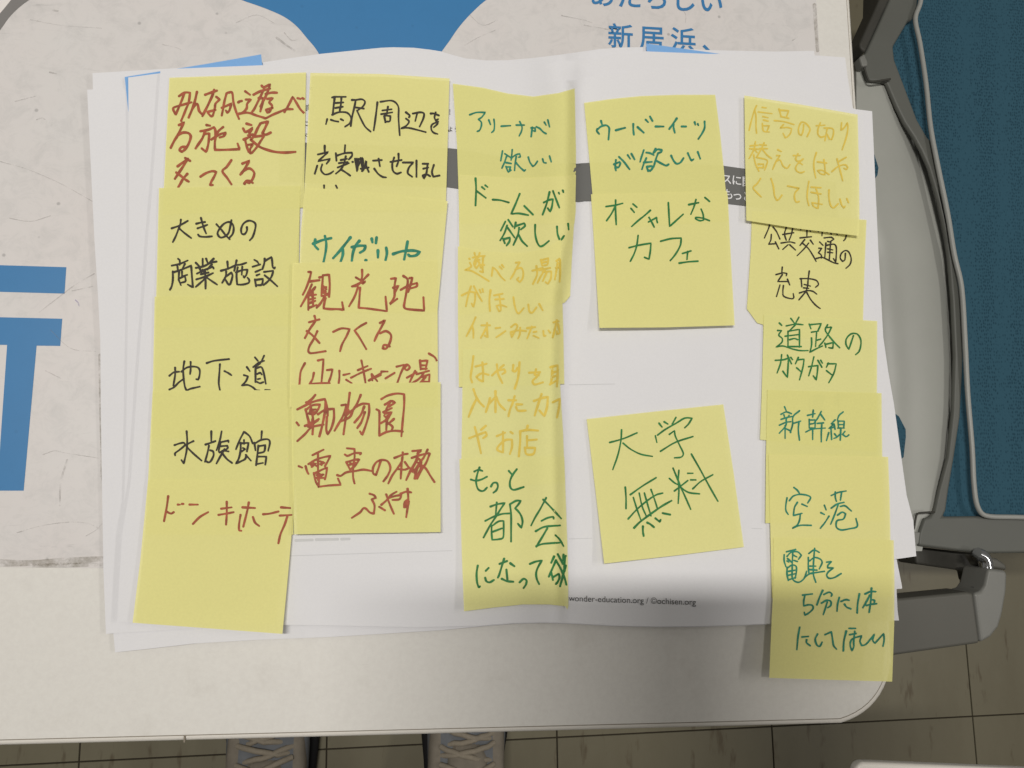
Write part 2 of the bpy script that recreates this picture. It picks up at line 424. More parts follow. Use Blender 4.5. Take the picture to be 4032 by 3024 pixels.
for st, wd, m_ in (
    ([(0, 636), (110, 668), (232, 720), (364, 793)], 3.2, 'scratch'), ([(155, 1230), (230, 1172), (300, 1120), (372, 1078)], 4, 'scratch'), ([(285, 1146), (330, 1136), (366, 1128)], 4, 'scratch'),
    ([(69, 2097), (165, 2070), (268, 2056), (345, 2060), (398, 2084)], 3.5, 'scratch'), ([(340, 2110), (380, 2086), (404, 2060)], 3, 'scratch'), ([(170, 1790), (215, 1775), (250, 1782), (395, 1805)], 3, 'scratch'),
    ([(265, 1810), (240, 1900), (236, 1990)], 7, 'scratch'), ([(200, 1300), (280, 1372), (376, 1384)], 3, 'scratch'), ([(180, 1460), (240, 1490)], 3, 'scratch'), ([(298, 1182), (308, 1192), (312, 1205)], 4, 'pen'),
    ([(196, 285), (222, 291)], 5, 'scratch'), ([(145, 472), (165, 465), (178, 471)], 4, 'scratch'), ([(640, 176), (700, 190), (712, 197)], 3.5, 'scratch'), ([(210, 42), (228, 44)], 7, 'scratch'),
    ([(120, 78), (240, 100), (400, 112)], 2.6, 'scratch'), ([(1090, 150), (1130, 180), (1160, 200)], 8, 'scratch'), ([(930, 90), (1010, 60), (1080, 92)], 3, 'scratch'), ([(1120, 130), (1150, 160), (1190, 150)], 4, 'scratch'),
    ([(2210, 62), (2300, 80), (2330, 90)], 3, 'scratch'), ([(2300, 100), (2370, 112), (2400, 118)], 4, 'scratch'), ([(3120, 160), (3135, 150), (3148, 138)], 4, 'scratch'), ([(2690, 40), (2700, 62), (2698, 90)], 3, 'scratch'),
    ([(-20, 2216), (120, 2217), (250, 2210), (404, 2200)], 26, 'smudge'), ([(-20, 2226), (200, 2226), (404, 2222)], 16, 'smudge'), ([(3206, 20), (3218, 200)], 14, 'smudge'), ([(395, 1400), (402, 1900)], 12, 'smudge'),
    ([(1830, 180), (1880, 150), (1950, 120)], 3, 'scratch'), ([(1850, 60), (1900, 100), (1960, 80)], 3, 'scratch'), ([(40, 860), (120, 872), (200, 850)], 3, 'scratch'), ([(60, 400), (140, 380)], 3, 'scratch')):
    ribbons('scuff_mark', [st], wd, MB_, m_, mt, .0003)
def place_flat(z): return lambda x, y: P(x, y, z)

# ------------------------------------------------------------------ white sheets
def ridge_x(y): return interp(y, [(0, 2226), (348, 2226), (900, 2222), (1180, 2172), (1520, 2168), (2400, 2186), (2600, 2190)])
def H(x, y):
    """how the pile of loose sheets bulges above its flat level (m)"""
    d = x - ridge_x(y); a = .0080 * (exp(-(d / 125) ** 2) if d < 0 else exp(-(d / 36) ** 2))
    b = .0055 * exp(-((x - 1560) / 260) ** 2) * exp(-((y - 100) / 420) ** 2)
    c = .0030 * exp(-((x - 2560) / 230) ** 2) * exp(-((y - 150) / 380) ** 2)
    e = .0026 * exp(-((x - 2050) / 300) ** 2) * exp(-((y - 2480) / 260) ** 2)
    f = .0012 * (1 + sin(x * .0021 + 1.3) * cos(y * .0017 - .4)) + .0004 * sin(x * .006 + y * .004)
    g_ = .0030 * exp(-((x - 1000) / 500) ** 2) * exp(-((y - 250) / 160) ** 2)
    h_ = .0011 * sin(x * .0058 + .9) * exp(-((y - 230) / 120) ** 2) + .0005 * sin(x * .011 + y * .003) * exp(-((y - 200) / 110) ** 2)
    return a + b + c + e + f + g_ + h_ + .0008
Z0 = ZM + .0004
LV = dict(U=.0004, A=.0013, B1=.0021, B2=.0022, C=.0030, T2=.0039, T=.0050)
def paper(nm, poly, lv, m, label, cat='paper', step=55, curl=None, **kw):
    zf = (lambda x, y: Z0 + LV[lv] + H(x, y) + (curl(x, y) if curl else 0))
    o, bvh = sheet(nm, poly, zf, m, step, label=label, category=cat, **kw)
    return o, bvh
Utop = [(364, 288), (632, 272), (811, 262), (1031, 246), (1150, 228), (1263, 212), (1450, 193), (1500, 188), (1548, 186), (1629, 188), (1690, 195), (1735, 202), (1785, 217), (1832, 230), (1914, 238), (2000, 237), (2100, 228), (2200, 216), (2363, 193), (2450, 187), (2542, 185), (2786, 197), (3054, 203), (3205, 200), (3209, 222)]
Ubot = [(3540, 2443), (3300, 2448), (3038, 2459), (2732, 2469), (2600, 2470), (2417, 2466), (2280, 2458), (2152, 2453), (2020, 2456), (1888, 2467), (1741, 2481), (1500, 2496), (1300, 2508), (1000, 2520), (764, 2534), (600, 2553), (453, 2569)]
paper('paper_sheet', Utop + Ubot + [(430, 2300), (378, 700)], 'U', 'paper', 'wavy white sheet at the bottom of the pile, lower edge lying on the table', group='white sheets in the pile')
paper('paper_sheet', [(343, 353), (1200, 320), (2200, 320), (3150, 300), (3552, 2310), (3552, 2318), (2000, 2400), (417, 2496), (407, 2235), (402, 1930), (397, 1625), (395, 1336), (385, 1150), (372, 950)], 'A', 'paper', 'white sheet jutting out furthest left, with its upper left corner on the grey mat', group='white sheets in the pile')
paper('blue_printed_sheet', [(491, 303), (805, 253), (1028, 214), (1031, 242), (1100, 600), (540, 640), (504, 430)], 'B1', 'blue_paper', 'blue printed sheet peeking out as thin wedges above the left end of the pile', step=80)
paper('blue_printed_sheet', [(2544, 171), (2786, 205), (3100, 250), (3080, 420), (2600, 420), (2546, 199)], 'B2', 'blue_paper', 'blue printed sheet peeking out as one wedge under the printed lettering', step=80)
Ctop = [(505, 305), (632, 288), (800, 278), (1000, 262), (1100, 250), (1250, 232), (1380, 218), (1507, 207), (1588, 205), (1700, 212), (1792, 226), (1900, 248), (2050, 262), (2200, 245), (2363, 222), (2540, 202), (2786, 212), (3000, 213), (3226, 219), (3328, 226), (3337, 300)]
paper('paper_sheet', Ctop + [(3420, 800), (3535, 2200), (2000, 2380), (520, 2420), (484, 2200), (498, 1625), (508, 950), (508, 720)], 'C', 'paper', 'white sheet with a wavy top edge just beneath the topmost sheet', group='white sheets in the pile',
      curl=lambda x, y: .0006 * exp(-((y - 230) / 60) ** 2))
paper('paper_sheet', [(2350, 420), (2900, 400), (3378, 431), (3434, 438), (3446, 705), (3458, 975), (3468, 1150), (3478, 1328), (3497, 1460), (3520, 1592), (3570, 1950), (3596, 2049), (3608, 2190), (3546, 2199), (2900, 2270), (2400, 2330)], 'T2', 'paper', 'white sheet jutting out furthest right past the table edge', group='white sheets in the pile',
      curl=lambda x, y: .0004)
Ttop = [(632, 273), (780, 267), (900, 262), (1080, 255), (1263, 250), (1450, 247), (1670, 252), (1760, 259), (1832, 270), (1954, 303), (2050, 318), (2150, 322), (2240, 318), (2330, 303), (2400, 291), (2480, 282), (2560, 277), (2650, 276), (2810, 285), (3000, 298), (3100, 305), (3280, 400), (3400, 440)]
TOP, TB = paper('paper_sheet', Ttop + [(3415, 705), (3430, 975), (3455, 1328), (3490, 1800), (3530, 2319), (3536, 2440), (3038, 2456), (2732, 2466), (2600, 2467), (2417, 2463), (2280, 2455), (2152, 2450), (2020, 2453), (1888, 2464), (1650, 2470), (1300, 2463), (1000, 2459), (700, 2453), (461, 2449), (470, 2280), (482, 2096), (515, 1900), (545, 1450), (565, 1200), (582, 950), (600, 740), (618, 480)], 'T', 'paper',
      'topmost white sheet, grey band and small print showing between the notes', 'paper', 24)
# print on the top sheet
def on_top(off): return lambda x, y: on_surface(TB, x, y, off)
def top_print(nm, poly, m, off, step=20):
    v, f = cdt(poly, step); pts = [on_surface(TB, p[0], p[1], off) for p in v]
    f = [tuple(t) for t in f if all(pts[i] is not None for i in t)]; pts = [p or Vector((0, 0, ZT)) for p in pts]
    me = bpy.data.meshes.new(nm); me.from_pydata(pts, [], f); me.update(); bm = bmesh.new(); bm.from_mesh(me)
    for q in bm.faces:
        if q.normal.z < 0: q.normal_flip()
    bmesh.ops.delete(bm, geom=[v_ for v_ in bm.verts if not v_.link_faces], context='VERTS'); bm.to_mesh(me); bm.free()
    me.polygons.foreach_set('use_smooth', [True] * len(me.polygons)); o = link(nm, me, m); o.parent = TOP; return o
band_t = [(1100, 556), (1206, 563), (1480, 574), (1761, 584), (1799, 588), (2000, 625), (2150, 648), (2269, 645), (2322, 642), (2560, 640), (2849, 654), (2936, 666), (3100, 690), (3290, 718)]
band_b = [(3300, 870), (3100, 835), (2937, 812), (2868, 804), (2560, 790), (2300, 793), (2268, 795), (2150, 796), (2000, 775), (1809, 745), (1761, 738), (1480, 730), (1206, 720), (1100, 716)]
top_print('grey_band', band_t + band_b, 'band', .00042)
for txt, x, y in (('ス', 2838, 720), ('に', 2878, 725), ('関', 2919, 731)): lettering('letter', txt, x, y, 43, .12, on_top(.00060), 'print_white', TOP, .012)
for txt, x, y in (('も', 2844, 779), ('っ', 2880, 784), ('と', 2920, 790)): lettering('letter', txt, x, y, 43, .12, on_top(.00060), 'print_white', TOP, .012)
lettering('letter', '前', 1196, 434, 27, .02, on_top(.00060), 'print_grey', TOP, .02)
lettering('letter', 'に', 1192, 496, 24, .02, on_top(.00060), 'print_black', TOP)
lettering('letter', '下', 1190, 546, 24, .02, on_top(.00060), 'print_black', TOP)
lettering('letter', '！', 1764, 452, 26, .02, on_top(.00060), 'print_grey', TOP, .02)
lettering('letter', 'よ', 1761, 518, 23, .02, on_top(.00060), 'print_black', TOP)
lettering('letter', 'う', 1786, 519, 23, .02, on_top(.00060), 'print_black', TOP)
lettering('printed_line', 'wonder-education.org / ©ochisen.org', 2237, 2366, 33.6, .031, on_top(.00060), 'print_black', TOP, 0, .98)
for a in ([(1165, 2128), (1230, 2126)], [(1245, 2125), (1330, 2123)], [(1345, 2123), (1375, 2122)]):
    ribbons('faint_print', [a], 11, TB, 'ghost', TOP, .0001)
for a in ([(1040, 2192), (1780, 2168)], [(2240, 2122), (2330, 2119)], [(2240, 1515), (2420, 1512)], [(2960, 2080), (3000, 2082)]):
    ribbons('faint_line', [a], 2.5, TB, 'ghost', TOP, .0001)

# ------------------------------------------------------------------ sticky notes
G1, G2, G3, G4, G5 = ('yellow sticky notes in the first column', 'yellow sticky notes in the second column', 'yellow sticky notes in the third column', 'yellow sticky notes in the fourth column', 'yellow sticky notes in the last column')
NOTES = {
 # key: (outline, level, free lift of lower edge, label, group)
 'N1': ([(667, 306), (940, 296), (1205, 285), (1197, 817), (640, 845), (652, 600)], 1, .0001, 'yellow note with three bold red brown lines, top of the first column', G1),
 'N2': ([(626, 740), (1182, 732), (1172, 1280), (612, 1290)], 2, .0001, 'yellow note with two lines of black writing, second in the first column', G1),
 'N3': ([(609, 1168), (1165, 1160), (1160, 1720), (598, 1725)], 3, .0001, 'yellow note with three large black characters, third in the first column', G1),
 'N4': ([(601, 1540), (1158, 1535), (1155, 2105), (572, 2105)], 4, .0001, 'yellow note whose three black characters start with 水, fourth in the first column', G1),
 'N5': ([(583, 1890), (1158, 1895), (1148, 2110), (1130, 2310), (1112, 2496), (820, 2474), (522, 2452), (553, 2200)], 5, .0022, 'yellow note with one line of thin red brown katakana, lowest in the first column', G1),
 'M1': ([(1222, 287), (1500, 291), (1770, 309), (1755, 830), (1195, 825)], 6, .0001, 'yellow note with black writing and a scribbled out word, top of the second column', G2),
 'M2': ([(1200, 740), (1480, 760), (1763, 792), (1722, 1230), (1170, 1225), (1186, 900)], 7, .0001, 'yellow note with one line of teal katakana, second in the second column', G2),
 'M3': ([(1152, 1036), (1445, 1029), (1722, 1024), (1725, 1600), (1140, 1605)], 8, .0001, 'yellow note with three red brown lines, the last in brackets, third in the second column', G2),
 'M4': ([(1147, 1515), (1450, 1509), (1735, 1505), (1735, 1800), (1735, 2095), (1440, 2099), (1158, 2104), (1150, 1800)], 9, .0022, 'yellow note crowded with heavy red brown characters, lowest in the second column', G2),
 'K1': ([(1783, 329), (1900, 345), (2000, 368), (2100, 380), (2200, 366), (2263, 348), (2268, 600), (2267, 830), (2262, 880), (1809, 880), (1800, 580)], 1, .0001, 'yellow note with teal writing under a sagging top edge, top of the third column', G3),
 'K2': ([(1806, 688), (2050, 702), (2268, 690), (2266, 780), (2263, 838), (2252, 1019), (2245, 1165), (2225, 1190), (2212, 1196), (1810, 1240), (1808, 900)], 2, .0001, 'yellow note with green writing, right edge bent over the fold, second in the third column', G3),
 'K3': ([(1803, 970), (1880, 984), (1960, 994), (2050, 997), (2110, 988), (2160, 972), (2190, 955), (2208, 942), (2211, 1060), (2215, 1190), (2219, 1340), (2222, 1512), (1807, 1524), (1803, 1250)], 3, .0001, 'yellow note with three lines of pale ochre writing, middle of the third column', G3),
 'K4': ([(1822, 1375), (2198, 1378), (2204, 1480), (2208, 1560), (2217, 1700), (2225, 1900), (1815, 1925), (1820, 1600)], 4, .0001, 'yellow note with larger ochre writing, fourth in the third column', G3),
 'K5': ([(1809, 1807), (2010, 1801), (2222, 1799), (2229, 2000), (2236, 2200), (2238, 2385), (2234, 2401), (2226, 2387), (2159, 2380), (2057, 2380), (1928, 2394), (1827, 2407), (1818, 2175)], 5, .0016, 'yellow note with dark green writing ending at the fold, lowest in the third column', G3),
 'J1': ([(2300, 405), (2410, 389), (2525, 378), (2670, 373), (2816, 373), (2835, 520), (2851, 675), (2868, 870), (2345, 900), (2320, 620)], 1, .0001, 'yellow note with thin teal writing in two lines, top of the fourth column', G4),
 'J2': ([(2327, 765), (2600, 758), (2862, 752), (2866, 778), (2877, 1000), (2893, 1281), (2620, 1289), (2360, 1291), (2343, 1020)], 2, .0042, 'yellow note with two lines of green katakana, second in the fourth column', G4),
 'J3': ([(2310, 1650), (2580, 1620), (2848, 1592), (2890, 1870), (2929, 2154), (2655, 2188), (2379, 2219), (2345, 1935)], 3, .0032, 'tilted lone yellow note with four large green characters, below the fourth column', G4),
 'I2': ([(2961, 830), (3412, 866), (3404, 1060), (3396, 1330), (3008, 1330), (3005, 1278), (2982, 1272), (2941, 1216), (2957, 975)], 1, .0001, 'yellow note with black writing and its lower left corner cut off slanting', G5),
 'I3': ([(3008, 1238), (3454, 1264), (3453, 1500), (3452, 1780), (2993, 1731), (2999, 1560)], 2, .0001, 'yellow note with green writing ending in a repeated katakana word, in the last column', G5),
 'I4': ([(3022, 1535), (3471, 1548), (3477, 2050), (3014, 2060), (3016, 1800)], 3, .0001, 'yellow note with three teal characters in one line, fourth in the last column', G5),
 'I5': ([(3026, 1790), (3475, 1798), (3497, 1799), (3503, 1960), (3510, 2350), (3040, 2355)], 4, .0001, 'yellow note with two large teal characters, fifth in the last column', G5),
 'I6': ([(3046, 2118), (3519, 2127), (3522, 2300), (3521, 2460), (3513, 2684), (3270, 2677), (3029, 2669), (3038, 2449), (3044, 2331)], 5, .0030, 'yellow note with three teal lines, hanging below the pile at the bottom right', G5),
 'I1': ([(2931, 376), (3155, 412), (3377, 451), (3383, 700), (3384, 857), (3381, 929), (3150, 901), (2939, 868), (2934, 600)], 6, .0018, 'yellow note with three lines of pale ochre writing, top of the last column', G5),
}
ZN = Z0 + LV['T'] + .0005
note_obj = {}
def make_note(key):
    poly, lv, lift, label, grp = NOTES[key]
    ys = [p[1] for p in poly]; y0, y1 = min(ys), max(ys); xs = [p[0] for p in poly]; x0, x1 = min(xs), max(xs)
    rr = random.Random(key); ph = rr.uniform(0, 6); skew = rr.uniform(-.5, .5)
    def zf(x, y):
        t = max(0, min(1, (y - y0) / (y1 - y0))); u = (x - x0) / (x1 - x0) - .5
        return ZN + lv * .00034 + H(x, y) + lift * t ** 3 * (1 + skew * u * 2) * .9 + .00005 * sin(u * 7 + ph)
    o, bvh = sheet('sticky_note', poly, zf, 'note', 17 if key[0] == 'K' else 24, under=False, label=label, category='sticky note', group=grp)
    note_obj[key] = (o, bvh)
for k in NOTES: make_note(k)

